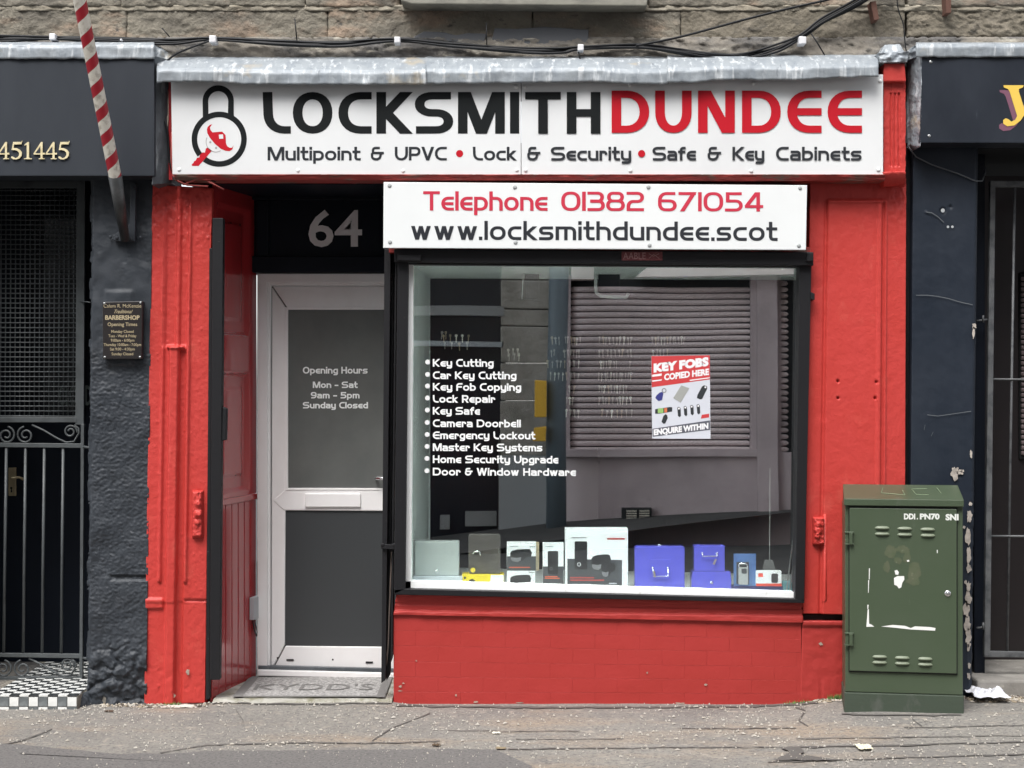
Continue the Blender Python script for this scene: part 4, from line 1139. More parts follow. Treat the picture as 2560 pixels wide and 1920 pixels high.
# right return of the fascia, clad in grey metal
def ret(u, v, px, py):
    return (YB + 0.01 + 0.12 * u + 0.006 * FR(px * 0.03, py * 0.012, 4, 4), 0.006 * FR(py * 0.01, 2, u), 0)
relief('metal_return', [(386, 140), (427, 150), (433, 458), (379, 462)], 24, 120, ret, ZINC, bar, 0.05)
m = MB(); m.slab([(422, 450), (431, 450), (428, 200), (421, 200)], -0.060, -0.03); m.build('red_edge_strip', RED_GLOSS, bar, bevel=0.001)
m = MB(); m.slab([(412, 452), (421, 452), (419, 330), (423, 260), (418, 200), (408, 200), (412, 300), (408, 360), (413, 410)], -0.055, -0.045)
m.build('peeling_edge', mat('peeling cream paint', (0.55, 0.50, 0.42), 0.8, var=[((0.12, 0.10, 0.09), 12, 0.52, 0.08, (1, 1, .4))]), bar, bevel=0.001)
bf = thing('barber_flashing', 'pale lead flashing over the barber fascia at the left', 'flashing', W(150, 148, -0.15))
flashing('lead_sheet', -1400, -92, [(0.04, 104), (-0.08, 106), (-0.165, 112), (-0.172, 120), (-0.17, 147)], LEAD, bf, 0.006)
flashing('lead_sheet', -88, 386, [(0.04, 104), (-0.08, 106), (-0.165, 112), (-0.172, 120), (-0.17, 147)], LEAD, bf, 0.006)
relief('lead_fold', [(376, 110), (402, 118), (440, 146), (392, 160)], 14, 14, lambda u, v, px, py: -0.12 + 0.10 * u + 0.02 * FR(px * .05, py * .05, 3), LEAD, bf, 0.05)

m = MB(); m.rect(-1400, 438, -130, 1790, 0.0, 0.3); m.build('outer_pier', ROUGHWALL, bar, bevel=0.01)
# serif digits built from outlines
def serif(mb, ch, x0, ytop, w, h, y, mi=0):
    O = {'4': [[(.62, 1.0), (.74, 1.0), (.74, .37), (.92, .37), (.92, .27), (.74, .27), (.74, .06), (.90, .04), (.90, 0), (.44, 0), (.44, .04), (.58, .06), (.58, .27), (.04, .27), (.04, .34)]],
         '1': [[(.26, .84), (.52, 1.0), (.62, 1.0), (.62, .07), (.84, .04), (.84, 0), (.22, 0), (.22, .04), (.44, .07), (.44, .84), (.27, .79)]],
         '5': [[(.22, 1.0), (.86, 1.0), (.90, 1.06), (.94, 1.06), (.86, .86), (.30, .86), (.24, .66), (.50, .64), (.74, .56), (.90, .40), (.88, .20), (.72, .05), (.46, -.02), (.20, 0), (.06, .08), (.10, .17), (.22, .15), (.38, .06), (.56, .10), (.70, .24), (.68, .38), (.54, .49), (.34, .53), (.10, .53)]]}
    for poly in O[ch]:
        mb.add([W(x0 + a * w, ytop + (1 - b) * h, y) for a, b in poly], [list(range(len(poly)))[::-1]], mi)
for ch, x0 in [('4', -6), ('5', 26), ('1', 53), ('4', 83), ('4', 113), ('5', 144)]:
    m = MB(); serif(m, ch, x0, 355, 32, 43, YB - 0.006)
    num = m.build('number', GOLD, bar)
    so = num.modifiers.new('thick', 'SOLIDIFY'); so.thickness = 0.005; so.offset = 0
for x0 in (-6, 83, 113):
    m = MB(); m.flat([(x0 + .17 * 32, 355 + .64 * 43), (x0 + .56 * 32, 355 + .64 * 43), (x0 + .56 * 32, 355 + .24 * 43)], YB - 0.0095)
    m.build('number_counter', FASCIA_B, bar)

def rough(u, v, px, py):
    d = 0.0
    d += 0.012 * FR(px * 0.009, py * 0.008, 1.3, 3) + 0.0025 * FR(px * 0.04, py * 0.06, 7, 3) * sstep(-0.1, 0.25, FR(px * 0.01, py * 0.007, 31, 2))
    big_ = sstep(1560, 1680, py)
    if big_ > 0:
        c = noise.voronoi(Vector((px * 0.017 + 0.5 * FR(px * .02, py * .02, 5, 3), py * 0.016 + 0.5 * FR(px * .02, py * .02, 8, 3), 0.5)))[0]
        d += big_ * (0.014 * (1 - sstep(0.0, 0.40, c[1] - c[0])) - 0.008 + 0.014 * FR(px * 0.03, py * 0.03, 2, 4))
    d += 0.012 * bumpf(py, 1440, 1450, 3) * sstep(270, 280, px)
    d -= 0.008 * bumpf(px, 265, 330, 10) * bumpf(py, 730, 910, 10)
    pk = FR(px * 0.1, py * 0.16, 3, 3)
    d -= 0.0035 * pk * sstep(860, 900, py) * (1 - 0.6 * big_)
    if u < 0.06: d += 0.03 * (1 - u / 0.06) ** 2
    return (d, 0.008 * FR(py * .02, 3, 2) * (1 - u), 0)
relief('rendered_pier', [(226, 438), (382, 440), (366, 1775), (216, 1775)], 90, 560, rough, ROUGHWALL, bar, 0.30)
relief('pier_foot', [(192, 1735), (240, 1722), (250, 1782), (188, 1782)], 24, 22, lambda u, v, px, py: -0.10 + 0.10 * u + 0.015 * FR(px * .03, py * .04, 1) + 0.04 * (1 - v) ** 2, ROUGHWALL, bar, 0.1)
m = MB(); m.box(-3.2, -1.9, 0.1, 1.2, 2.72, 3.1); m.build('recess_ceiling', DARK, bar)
m = MB(); m.box(-2.12, -2.06, 0.3, 1.2, 0.0, 2.8); m.build('recess_side', DARKWOOD, bar)

# recessed door behind the gate
bd = thing('barber_door', 'dark barber door with brass lever handle behind the iron gate', 'door', W(80, 1660, 0.86))
m = MB(); m.box(-3.2, -2.06, 0.86, 0.92, 0.0, 2.8); m.build('door_leaf', DARKWOOD, bd)
m = MB(); m.rect(60, 470, 212, 1040, 0.845, 0.86); m.build('door_glass', mat('dark door glass', (0.012, 0.014, 0.018), 0.06, spec=0.9), bd)
m = MB(); plain_text(m, 'CLOSED', 148, 228, 962, 1012, 0.842, bold=0.02); m.build('closed_lettering', mat('faded print', (0.10, 0.125, 0.12), 0.6), bd)
m = MB(); m.rect(21, 1169, 40, 1240, 0.845, 0.86); pl = m.build('handle_plate', BRASSY, bd, bevel=0.003)
m = MB(); m.tube([W(30, 1195, 0.845), W(32, 1195, 0.80), W(48, 1193, 0.79), W(60, 1199, 0.79)], 0.007, 8); m.build('handle_lever', BRASSY, pl, smooth=True)
m = MB(); disc(m, 28, 1220, 3, 0.8445); m.flat([(26.5, 1231), (30.5, 1231), (29.5, 1220), (27.5, 1220)], 0.844); m.build('keyhole', INK, pl)

# chequered tile step
tsb = thing('tiled_step', 'black and white chequered tile step in front of the barber gate', 'step', W(90, 1780, -0.1))
TW = mat('white tile', (0.78, 0.79, 0.77), 0.25, var=[((0.60, 0.61, 0.59), 12, 0.62, 0.12, ONE)])
TK = mat('grey tile', (0.13, 0.145, 0.15), 0.3, var=[((0.25, 0.27, 0.275), 14, 0.58, 0.12, ONE)])
TK2 = mat('black tile', (0.022, 0.026, 0.028), 0.3, var=[((0.06, 0.065, 0.07), 14, 0.6, 0.12, ONE)])
ts_ = 0.0475; xr = -2.140; yfr = -0.13; ztop = 0.068
m = MB(); m.box(-3.1, xr + 0.002, yfr + 0.006, 0.86, -0.06, ztop - 0.006); m.build('step_base', CEMENT, tsb)
m = MB(); m.box(xr, -2.03, 0.0, 0.86, -0.06, ztop - 0.006); m.build('step_base', CEMENT, tsb)
def tile_mesh(name, sx, sy, sz, mt):
    g = 0.0018
    mm = MB(); mm.box(-sx / 2 + g, sx / 2 - g, -sy / 2 + (g if sy > .02 else 0), sy / 2 - (g if sy > .02 else 0), -sz / 2 + (g if sz > .02 else 0), sz / 2 - (g if sz > .02 else 0))
    o = mm.build(name, mt); me = o.data; bpy.data.objects.remove(o)
    return me
tops = [tile_mesh('tile', ts_, ts_, 0.008, TW), tile_mesh('tile', ts_, ts_, 0.008, TK2)]
frs = [tile_mesh('tile', ts_, 0.008, ts_, TW), tile_mesh('tile', ts_, 0.008, ts_, TK)]
o0 = origin_of(tsb)
def put_tile(me, p):
    o = bpy.data.objects.new('tile', me); o.parent = tsb; o.location = Vector(p) - o0; COL.objects.link(o)
for i in range(11):
    for j in range(20):
        x = xr + 2 * ts_ - (i + 0.5) * ts_; y = yfr + (j + 0.5) * ts_
        if x > xr and y < 0.14 + (x - xr) * 0.4: continue
        put_tile(tops[(i + j + 1) % 2], (x, y, ztop - 0.002))
for i in range(9):
    for r_ in range(2):
        put_tile(frs[(i + r_) % 2], (xr - (i + 0.5) * ts_, yfr, ztop - 0.007 - (r_ + 0.5) * ts_ ))

# iron gate of the barber shop
gt = thing('iron_gate', 'grey iron gate with wire mesh top and scrollwork at the barber door', 'gate', W(100, 1695, 0.33))
YQ = 0.33
def bar_(m_, a, b, w=4.0, d=0.008, y=YQ):
    a_, b_ = W(*a, y), W(*b, y); r = w * (8 + y) / F
    m_.tube([a_, b_], r, 4)
m = MB(); m.slab([(188, 1062), (209, 1062), (213, 392), (192, 392)], YQ - 0.012, YQ + 0.012); m.slab([(-90, 470), (192, 470), (192, 452), (-90, 452)], YQ - 0.012, YQ + 0.012); m.slab([(-90, 1056), (192, 1056), (192, 1042), (-90, 1042)], YQ - 0.014, YQ + 0.012)
m.build('mesh_frame', IRON, gt, bevel=0.002)
m = MB()
for k in range(24):
    x = 191 - 12.15 * (k + 0.6); m.tube([W(x + 2, 470, YQ), W(x - 1, 1045, YQ)], 0.0034, 5)
for k in range(47):
    yy = 476 + 12.25 * k; m.tube([W(-90, yy, YQ - 0.004), W(194, yy + 0.6, YQ - 0.004)], 0.0034, 5)
m.build('wire_mesh', IRON, gt, smooth=True)['kind'] = 'stuff'
m = MB(); m.slab([(-90, 1117), (208, 1120), (208, 1109), (-90, 1106)], YQ - 0.012, YQ + 0.008); m.build('gate_rail', IRON, gt, bevel=0.002)
m = MB(); m.slab([(-90, 1641), (204, 1646), (204, 1635), (-90, 1632)], YQ - 0.012, YQ + 0.008); m.build('gate_rail', IRON, gt, bevel=0.002)
m = MB(); m.slab([(-90, 1702), (204, 1702), (204, 1692), (-90, 1692)], YQ - 0.012, YQ + 0.008); m.build('gate_rail', IRON, gt, bevel=0.002)
for xt, xb in [(16, 9), (64, 58), (111, 105), (158, 153), (-30, -38)]:
    m = MB(); m.tube([W(xt, 1116, YQ), W(xb, 1636, YQ)], 0.0078, 8); m.build('gate_bar', IRON, gt, smooth=True)
m = MB(); m.slab([(198, 1704), (206, 1704), (210, 1060), (202, 1060)], YQ - 0.014, YQ + 0.012); m.build('gate_stile', IRON, gt, bevel=0.002)
def spiral(cx, cy, r0, r1, a0, turns, sgn, n=46):
    return [(cx + lerp(r0, r1, k / n) * math.cos(R(a0 + sgn * 360 * turns * k / n)), cy - lerp(r0, r1, k / n) * math.sin(R(a0 + sgn * 360 * turns * k / n))) for k in range(n + 1)]
def scroll(pts, r=0.0052):
    mm = MB(); mm.tube([W(a, b, YQ - 0.002) for a, b in pts], r, 6); mm.build('scroll', IRON, gt, smooth=True)
for (y0_, s_) in ((1084, 1.0), (1668, 1.0)):
    dx = 0 if y0_ < 1200 else -8
    scroll(spiral(64 + dx, y0_ + 4, 22, 5, 100, 1.6, 1))
    scroll(spiral(16 + dx, y0_ + 4, 22, 5, 80, 1.6, -1))
    scroll(spiral(176 + dx, y0_ - 5, 17, 5, 350, 1.5, 1))
    scroll([(80 + dx, y0_ - 22), (110 + dx, y0_ - 8), (140 + dx, y0_ + 10), (165 + dx, y0_ + 22), (185 + dx, y0_ + 20), (198 + dx, y0_ - 2), (196 + dx, y0_ - 14), (186 + dx, y0_ - 22)])
m = MB(); m.tube([W(196, 752, YQ), W(226, 756, 0.25)], 0.004, 6); m.tube([W(206, 1116, YQ), W(228, 1120, 0.25)], 0.007, 6); m.tube([W(206, 1645, YQ), W(228, 1647, 0.25)], 0.007, 6); m.tube([W(222, 1100, 0.28), W(222, 1124, 0.28)], 0.003, 6)
m.build('gate_pin', IRON, gt, smooth=True)

# barber pole
bp = thing('barber_pole', 'slanting barber pole with spiralling red and white stripes', 'barber pole', W(320, 590, -0.02))
P0, P1, P2 = W(313, 600, -0.05), W(289, 446, -0.24), W(187, -60, -0.62)
axis = (P2 - P1).normalized()
m = MB(); m.tube([P0, P1 + axis * 0.015], [0.022, 0.034], 16)
m.build('pole_socket', mat('dark socket metal', (0.045, 0.047, 0.048), 0.4, metal=0.3, var=[((0.09, 0.09, 0.09), 9, 0.6, 0.1, ONE)]), bp, smooth=True)
n_a, n_l = 28, 150
Lp = (P2 - P1).length; a0 = axis.orthogonal().normalized(); b0 = axis.cross(a0)
v, f, ii = [], [], []
for k in range(n_l + 1):
    t = k / n_l
    for q in range(n_a):
        an = 2 * math.pi * q / n_a
        rad = 0.0305
        twist = 2 * math.pi * (t * Lp / 0.118)
        an2 = an + 0
        v.append(P1 + axis * (t * Lp + 0.0) + (a0 * math.cos(an) + b0 * math.sin(an)) * rad)
# skew the rings along the axis so that colour edges run as a clean helix
pitch = 0.118
for k in range(n_l + 1):
    for q in range(n_a):
        v[k * n_a + q] = v[k * n_a + q] + axis * (pitch * q / n_a) * 0.0
for k in range(n_l):
    for q in range(n_a):
        q2 = (q + 1) % n_a
        f.append([k * n_a + q, k * n_a + q2, (k + 1) * n_a + q2, (k + 1) * n_a + q]); ii.append(0)
PM = bpy.data.materials.new('barber stripes'); PM.use_nodes = True
nt = PM.node_tree; bs = nt.nodes['Principled BSDF']; bs.inputs['Roughness'].default_value = 0.4
uvn = nt.nodes.new('ShaderNodeUVMap'); uvn.uv_map = 'wrap'
sx = nt.nodes.new('ShaderNodeSeparateXYZ'); nt.links.new(uvn.outputs[0], sx.inputs[0])
ad = nt.nodes.new('ShaderNodeMath'); ad.operation = 'ADD'; nt.links.new(sx.outputs[0], ad.inputs[0]); nt.links.new(sx.outputs[1], ad.inputs[1])
fr = nt.nodes.new('ShaderNodeMath'); fr.operation = 'FRACT'; nt.links.new(ad.outputs[0], fr.inputs[0])
gtn = nt.nodes.new('ShaderNodeMath'); gtn.operation = 'GREATER_THAN'; gtn.inputs[1].default_value = 0.54; nt.links.new(fr.outputs[0], gtn.inputs[0])
tcn = nt.nodes.new('ShaderNodeTexCoord'); nzn = nt.nodes.new('ShaderNodeTexNoise'); nzn.inputs['Scale'].default_value = 40; nt.links.new(tcn.outputs['Object'], nzn.inputs['Vector'])
cr = nt.nodes.new('ShaderNodeMapRange'); cr.inputs['From Min'].default_value = 0.5; cr.inputs['From Max'].default_value = 0.72; nt.links.new(nzn.outputs['Fac'], cr.inputs['Value'])
mw = nt.nodes.new('ShaderNodeMix'); mw.data_type = 'RGBA'; mw.inputs['A'].default_value = (0.70, 0.66, 0.58, 1); mw.inputs['B'].default_value = (0.40, 0.36, 0.30, 1); nt.links.new(cr.outputs[0], mw.inputs['Factor'])
mc = nt.nodes.new('ShaderNodeMix'); mc.data_type = 'RGBA'; mc.inputs['B'].default_value = (0.36, 0.018, 0.030, 1)
nt.links.new(mw.outputs['Result'], mc.inputs['A']); nt.links.new(gtn.outputs[0], mc.inputs['Factor']); nt.links.new(mc.outputs['Result'], bs.inputs['Base Color'])
po = mk('striped_pole', v, f, PM, bp, smooth=True)
uv = po.data.uv_layers.new(name='wrap')
li = 0
for k in range(n_l):
    for q in range(n_a):
        for (kk, qq) in ((k, q), (k, q + 1), (k + 1, q + 1), (k + 1, q)):
            uv.data[li].uv = (-qq / n_a * 1.0 + 0.62, kk / n_l * Lp / pitch); li += 1
m = MB(); m.slab([(284, 602), (337, 604), (340, 458), (326, 456), (324, 560), (284, 588)], -0.035, 0.0)
m.build('wall_bracket', ROUGHWALL, bp, bevel=0.003)
for px_, py_ in [(333, 470), (292, 594), (327, 597), (276, 592), (351, 594)]:
    m = MB(); m.dome(W(px_, py_, -0.036 if px_ not in (276, 351) else -0.02), 0.009, h=0.7, n=8); m.build('bolt', ROUGHWALL, bp)

# opening times plaque
pq = thing('opening_times_plaque', 'small black plaque with gold opening times on the charcoal pier', 'plaque', W(306, 898, -0.04))
YP = -0.045
m = MB(); m.slab([(257, 898), (354, 897), (356, 753), (256, 755)], YP, 0.03); m.build('plaque_board', mat('plaque black', (0.022, 0.019, 0.019), 0.35), pq, bevel=0.002)
m = MB()
GP = YP - 0.0008
for s_, xa, xb, yt, yb_, bo in [('Calum R. McKenzie', 259, 353, 760, 769, .0), ('BARBERSHOP', 263, 349, 788, 799, .035), ('Opening Times', 269, 343, 806, 815, .01),
                            ('Monday Closed', 278, 334, 825, 832, .01), ('Tues - Wed & Friday', 271, 341, 836, 843, .01), ('9:00am - 6:00pm', 277, 336, 847, 854, .01),
                            ('Thursday 10:00am - 7:00pm', 259, 353, 858, 865, .01), ('Sat 9:00 - 4:30pm', 275, 337, 869, 876, .01), ('Sunday Closed', 279, 333, 881, 888, .01)]:
    plain_text(m, s_, xa, xb, yt, yb_, GP, bold=bo)
plain_text(m, 'Traditional', 283, 328, 774, 783, GP, italic=0.5, bold=0.01)
m.build('plaque_lettering', mat('plaque gold', (0.42, 0.35, 0.22), 0.5), pq)
m = MB()
for px_, py_ in [(261, 759), (351, 757), (350, 893), (262, 893)]: m.dome(W(px_, py_, YP), 0.006, h=0.5, n=8)
m.build('plaque_screw', STEEL, pq)

# ---------------------------------------------------------------- shop on the right
rs = thing('dark_shopfront', 'dark navy shopfront with yellow letter on black fascia at far right', 'shopfront', W(2400, 1700, 0))
m = MB(); m.slab([(2300, 357), (3900, 360), (3900, 143), (2305, 143)], -0.16, 0.02); m.build('fascia_board', FASCIA_R, rs, bevel=0.003)
relief('metal_return', [(2269, 146), (2305, 142), (2301, 366), (2273, 364)], 18, 80, lambda u, v, px, py: (-0.02 - 0.14 * u + 0.008 * FR(px * .05, py * .02, 1), 0.004 * FR(py * .03, 1, u), 0), LEAD, rs, 0.03)
rf = thing('right_flashing', 'lead flashing over the black fascia at the top right', 'flashing', W(2450, 140, -0.15))
flashing('lead_sheet', 2664, 3900, [(0.03, 106), (-0.08, 107), (-0.165, 110), (-0.175, 118), (-0.172, 143)], LEAD, rf, 0.005)
flashing('lead_sheet', 2290, 2660, [(0.03, 106), (-0.08, 107), (-0.165, 110), (-0.175, 118), (-0.172, 143)], LEAD, rf, 0.005)
relief('lead_fold', [(2268, 126), (2296, 108), (2302, 140), (2270, 150)], 12, 12, lambda u, v, px, py: -0.06 - 0.09 * u + 0.015 * FR(px * .06, py * .06, 1), LEAD, rf, 0.03)
def yglyph(mb, ox, oy, y, mi=0):
    s = 1 / 2.572
    T = lambda a, b: (1700 + a * s + ox, b * s + oy)
    pts = [(2080, 548), (2210, 548), (2205, 562), (2180, 572), (2178, 585), (2215, 700), (2245, 620), (2258, 560), (2250, 548), (2320, 548), (2320, 560), (2298, 575), (2240, 700), (2190, 775), (2150, 806), (2105, 812), (2078, 795), (2078, 772), (2095, 760), (2115, 768), (2130, 782), (2155, 770), (2168, 745), (2120, 590), (2108, 572), (2082, 562)]
    mb.add([W(*T(a, b), y) for a, b in pts], [list(range(len(pts)))[::-1]], mi)
m = MB(); yglyph(m, -10, 12, -0.1612); m.build('letter_shadow', mat('mauve vinyl', (0.20, 0.085, 0.13), 0.4), rs)
m = MB(); yglyph(m, 0, 0, -0.163); m.build('letter', mat('yellow vinyl', (0.80, 0.55, 0.10), 0.4), rs)
m = MB()
for px_, py_ in [(2327, 155), (2323, 340)]: m.dome(W(px_, py_, -0.16), 0.008, h=0.4)
m.build('screw', STEEL, rs)
NAV = NAVY
def rpil(u, v, px, py):
    d = 0.0
    d += 0.0015 * FR(px * .02, py * .02, 1, 4)
    if u > 0.93: d += 0.02 * ((u - 0.93) / 0.07) ** 2 + 0.012 * max(0, FR(py * 0.03, u * 2, 5, 4)) * sstep(1150, 1260, py)
    for hx, hy, r_, dd in [(2357, 527, 9, 0.012), (2376, 517, 6, 0.008), (2392, 1186, 12, 0.006), (2316, 531, 5, -0.006)]:
        q = ((px - hx) ** 2 + (py - hy) ** 2) ** 0.5
        d += dd * (1 - sstep(r_ * .4, r_, q))
    return (d, 0.006 * FR(py * .035, 1, 9, 4) * sstep(0.9, 1.0, u) * sstep(1150, 1300, py), 0)
relief('navy_pier', [(2283, 356), (2448, 362), (2432, 1745), (2274, 1745)], 60, 420, rpil, NAV, rs, 0.25)
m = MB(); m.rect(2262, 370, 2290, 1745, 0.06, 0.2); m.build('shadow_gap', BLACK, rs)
m = MB(); m.rect(2820, 356, 3900, 1790, 0.0, 0.3); m.build('outer_pier', NAV, rs, bevel=0.01)
# bare plaster showing where paint has come off
PL = mat('bare plaster', (0.50, 0.45, 0.40), 0.9, var=[((0.30, 0.27, 0.24), 22, 0.55, 0.12, ONE)], bump=[(60, 0.8, 0.004)])
def blot(cx, cy, rx, ry, seed, y, mi=0, mb=None):
    pts = []
    for k in range(22):
        a = 2 * math.pi * k / 22
        rr = 1 + 0.55 * FR(math.cos(a) * 1.6 + seed, math.sin(a) * 1.6, seed, 4)
        pts.append((cx + rx * rr * math.cos(a), cy + ry * rr * math.sin(a)))
    mb.add([W(a, b, y) for a, b in pts], [list(range(len(pts)))], mi)
m = MB()
for k, (cx, cy, rx, ry) in enumerate([(2388, 1184, 10, 15), (2400, 1181, 9, 6), (2406, 1178, 5, 3), (2427, 1260, 4, 5), (2424, 1292, 6, 14), (2420, 1342, 8, 20), (2422, 1388, 5, 19), (2422, 1420, 6, 11), (2421, 1466, 6, 12), (2420, 1495, 8, 18), (2416, 1525, 7, 20), (2419, 1560, 9, 18), (2421, 1592, 7, 22), (2422, 1618, 5, 10), (2423, 1663, 4, 7), (2422, 1690, 4, 8), (2410, 1318, 3, 5), (2434, 830, 3, 16), (2436, 815, 5, 8), (2428, 1135, 3, 10), (2414, 1455, 3, 5)]):
    m = MB(); blot(cx, cy, rx, ry, k * 3.1, -0.0085, mb=m); m.build('bare_plaster', PL, rs)
SCR = mat('pale scratch', (0.10, 0.11, 0.12), 0.7)
def scratch(pts, w):
    m = MB()
    for k in range(len(pts) - 1):
        (a, b), (c, d) = pts[k], pts[k + 1]
        m.flat([(a, b + w), (c, d + w), (c, d - w), (a, b - w)], -0.0075)
    m.build('paint_scratch', SCR, rs)
scratch([(2290, 738), (2320, 738), (2345, 741), (2370, 746), (2400, 755), (2432, 762)], 1.0)
scratch([(2316, 530), (2330, 532), (2345, 542), (2360, 556)], 1.2)
scratch([(2318, 1037), (2345, 1040), (2380, 1035), (2428, 1028)], 0.9)
scratch([(2310, 1075), (2313, 1062)], 2.0); scratch([(2328, 1090), (2333, 1080)], 1.2)
for cx, cy, r_ in [(2370, 567, 3.2), (2381, 567, 3.2), (2357, 526, 5)]:
    m = MB(); disc(m, cx, cy, r_, -0.0075); m.build('wall_plug', mat('pale plug', (0.45, 0.47, 0.48), 0.6) if 'pale plug' not in bpy.data.materials else bpy.data.materials['pale plug'], rs)
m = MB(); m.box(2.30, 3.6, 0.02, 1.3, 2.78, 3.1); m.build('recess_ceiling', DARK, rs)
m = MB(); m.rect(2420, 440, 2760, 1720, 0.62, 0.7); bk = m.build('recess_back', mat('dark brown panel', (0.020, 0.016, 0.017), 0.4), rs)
m = MB(); m.rect(2549, 680, 2760, 1150, 0.60, 0.63); m.build('shutter_opening', DARK, rs, bevel=0.01)
SLM = mat('mauve grey shutter', (0.21, 0.165, 0.17), 0.5)
for k in range(34):
    ya = 690 + k * 13.2
    m = MB(); m.slab([(2554, ya + 12), (2760, ya + 12), (2760, ya + 2), (2554, ya + 2)], 0.588, 0.61); m.build('slat', SLM, rs, bevel=0.006)
m = MB(); m.box(2.333, 3.6, 0.02, 1.2, -0.2, 0.115 + 0.0)
m.build('entrance_step', CONCRETE, rs, bevel=0.012)
m = MB(); m.rect(2436, 360, 2462, 1690, 0.22, 0.6); m.build('jamb', DARKWOOD, rs)

gr = thing('bar_gate', 'grey steel bar gate across the recessed entrance at far right', 'gate', W(2520, 1640, 0.16))
YR = 0.16
m = MB()
m.slab([(2461, 1640), (2476, 1640), (2489, 453), (2476, 453)], YR - 0.015, YR + 0.015)
m.slab([(2476, 468), (2700, 468), (2700, 452), (2476, 452)], YR - 0.013, YR + 0.012)
m.slab([(2461, 1643), (2700, 1646), (2700, 1632), (2461, 1628)], YR - 0.013, YR + 0.012)
m.build('gate_frame', IRON_R, gr, bevel=0.003)
for xt, xb in [(2537, 2518), (2600, 2582), (2660, 2644)]:
    m = MB(); m.tube([W(xt, 466, YR), W(xb, 1632, YR)], 0.0068, 6); m.build('gate_bar', IRON_R, gr, smooth=True)
for yy in (948, 1340):
    m = MB(); m.tube([W(2475 if yy < 1000 else 2470, yy, YR - 0.006), W(2700, yy + 2, YR - 0.006)], 0.006, 6); m.build('cross_bar', IRON_R, gr, smooth=True)
m = MB()
for yy in (802, 1570): m.tube([W(2442, yy, YR), W(2470, yy - 3, YR)], 0.006, 6); m.tube([W(2458, yy - 14, YR - .01), W(2458, yy + 4, YR - .01)], 0.006, 6)
m.build('gate_hinge', IRON_R, gr, smooth=True)
m = MB(); m.tube([W(2272, 368, -0.03), W(2290, 392, -0.02), (W(2330, 412, -0.015)), W(2395, 434, -0.012), W(2440, 453, -0.01), W(2456, 452, 0.02), W(2464, 430, 0.08), W(2462, 420, 0.12)], 0.0032, 6)
lw2 = m.build('loose_cable', mat('grey cable', (0.10, 0.11, 0.12), 0.5), loc=W(2380, 430, 0), smooth=True)
tag(lw2, 'thin dark cable sagging across the top of the navy pier', 'cable')

# ---------------------------------------------------------------- cables along the wall
def smooth_pts(pts, n=10):
    out = []
    P = [pts[0]] + list(pts) + [pts[-1]]
    for k in range(1, len(P) - 2):
        for q in range(n):
            t = q / n
            out.append(tuple(0.5 * ((2 * P[k][i]) + (-P[k - 1][i] + P[k + 1][i]) * t + (2 * P[k - 1][i] - 5 * P[k][i] + 4 * P[k + 1][i] - P[k + 2][i]) * t * t + (-P[k - 1][i] + 3 * P[k][i] - 3 * P[k + 1][i] + P[k + 2][i]) * t ** 3) for i in range(2)))
    out.append(tuple(pts[-1])); return out
main = [(-90, 92), (0, 93), (130, 94), (300, 98), (430, 102), (530, 96), (700, 105), (850, 106), (990, 98), (1130, 110), (1300, 122), (1400, 126), (1452, 118), (1600, 112), (1700, 124), (1780, 137), (1860, 137), (1940, 118), (2005, 88), (2060, 48), (2140, 6), (2230, -50)]
var_ = [(0, 0, 0.0085), (5, 3, 0.0080), (-5, -3, 0.0060), (3, 7, 0.0065), (-3, 5, 0.0050)]
rc = random.Random(3)
names = ['thickest black cable of the bundle along the stone wall', 'black cable sagging lowest in the bundle on the wall', 'thin black cable uppermost in the bundle on the wall', 'black cable twisting below the bundle above the white sign', 'thinnest black cable woven through the bundle on the wall']
for k, (dx, dy, r) in enumerate(var_):
    pts = []
    for q, (a, b) in enumerate(main):
        clip = a in (130, 530, 990, 1452, 2005)
        amp = 1.5 if clip else 4.0
        pts.append((a + dx, b + dy * (0.6 if clip else 1.2) + rc.uniform(-amp, amp) * 0.7))
    sp = smooth_pts(pts)
    m = MB(); m.tube([W(a, b, -0.02 - 0.007 * k + 0.01 * math.sin(a * 0.013 + k * 2)) for a, b in sp], r, 7)
    o = m.build('cable', CABLE, loc=W(1300, 110, 0), smooth=True)
    tag(o, names[k], 'cable', 'cables fixed along the stone wall')
for lab, pts, r in [('single black cable rising to the upper right across the stone', [(1590, 114), (1700, 92), (1850, 52), (1960, 24), (2090, -6), (2200, -40)], 0.0062),
                    ('black cable branching down beside the barber fascia', [(530, 100), (480, 118), (440, 135), (410, 160), (391, 182), (392, 240), (405, 290), (418, 330), (424, 400), (436, 436), (470, 462)], 0.0055),
                    ('thin black cable running down the stone at the right', [(2240, -40), (2245, 20), (2258, 60), (2262, 100), (2266, 128), (2276, 142)], 0.003)]:
    sp = smooth_pts(pts)
    m = MB(); m.tube([W(a, b, -0.055 if 'fascia' not in lab else -0.07) for a, b in sp], r, 7)
    tag(m.build('cable', CABLE, loc=W(*pts[0], 0), smooth=True), lab, 'cable', 'cables fixed along the stone wall')
def tube_thing(nm, lab, cat, pts, r, mt, y, grp=None):
    m = MB(); m.tube([W(a, b, y) for a, b in pts], r, 7)
    tag(m.build(nm, mt, loc=W(*pts[0], 0), smooth=True), lab, cat, grp)
tube_thing('cable_stub', 'short black cable stub pointing up beside the slate patch', 'cable stub', [(1216, 57), (1217, 112)], 0.003, CABLE, -0.04, 'cut cable ends on the bundle')
tube_thing('cable_stub', 'short black stub standing up above the word LOCK', 'cable stub', [(737, 46), (742, 100)], 0.003, CABLE, -0.04, 'cut cable ends on the bundle')
tube_thing('cable_stub', 'short black tail hanging down below the bundle over the sign centre', 'cable stub', [(1446, 126), (1453, 163)], 0.0035, CABLE, -0.05, 'cut cable ends on the bundle')
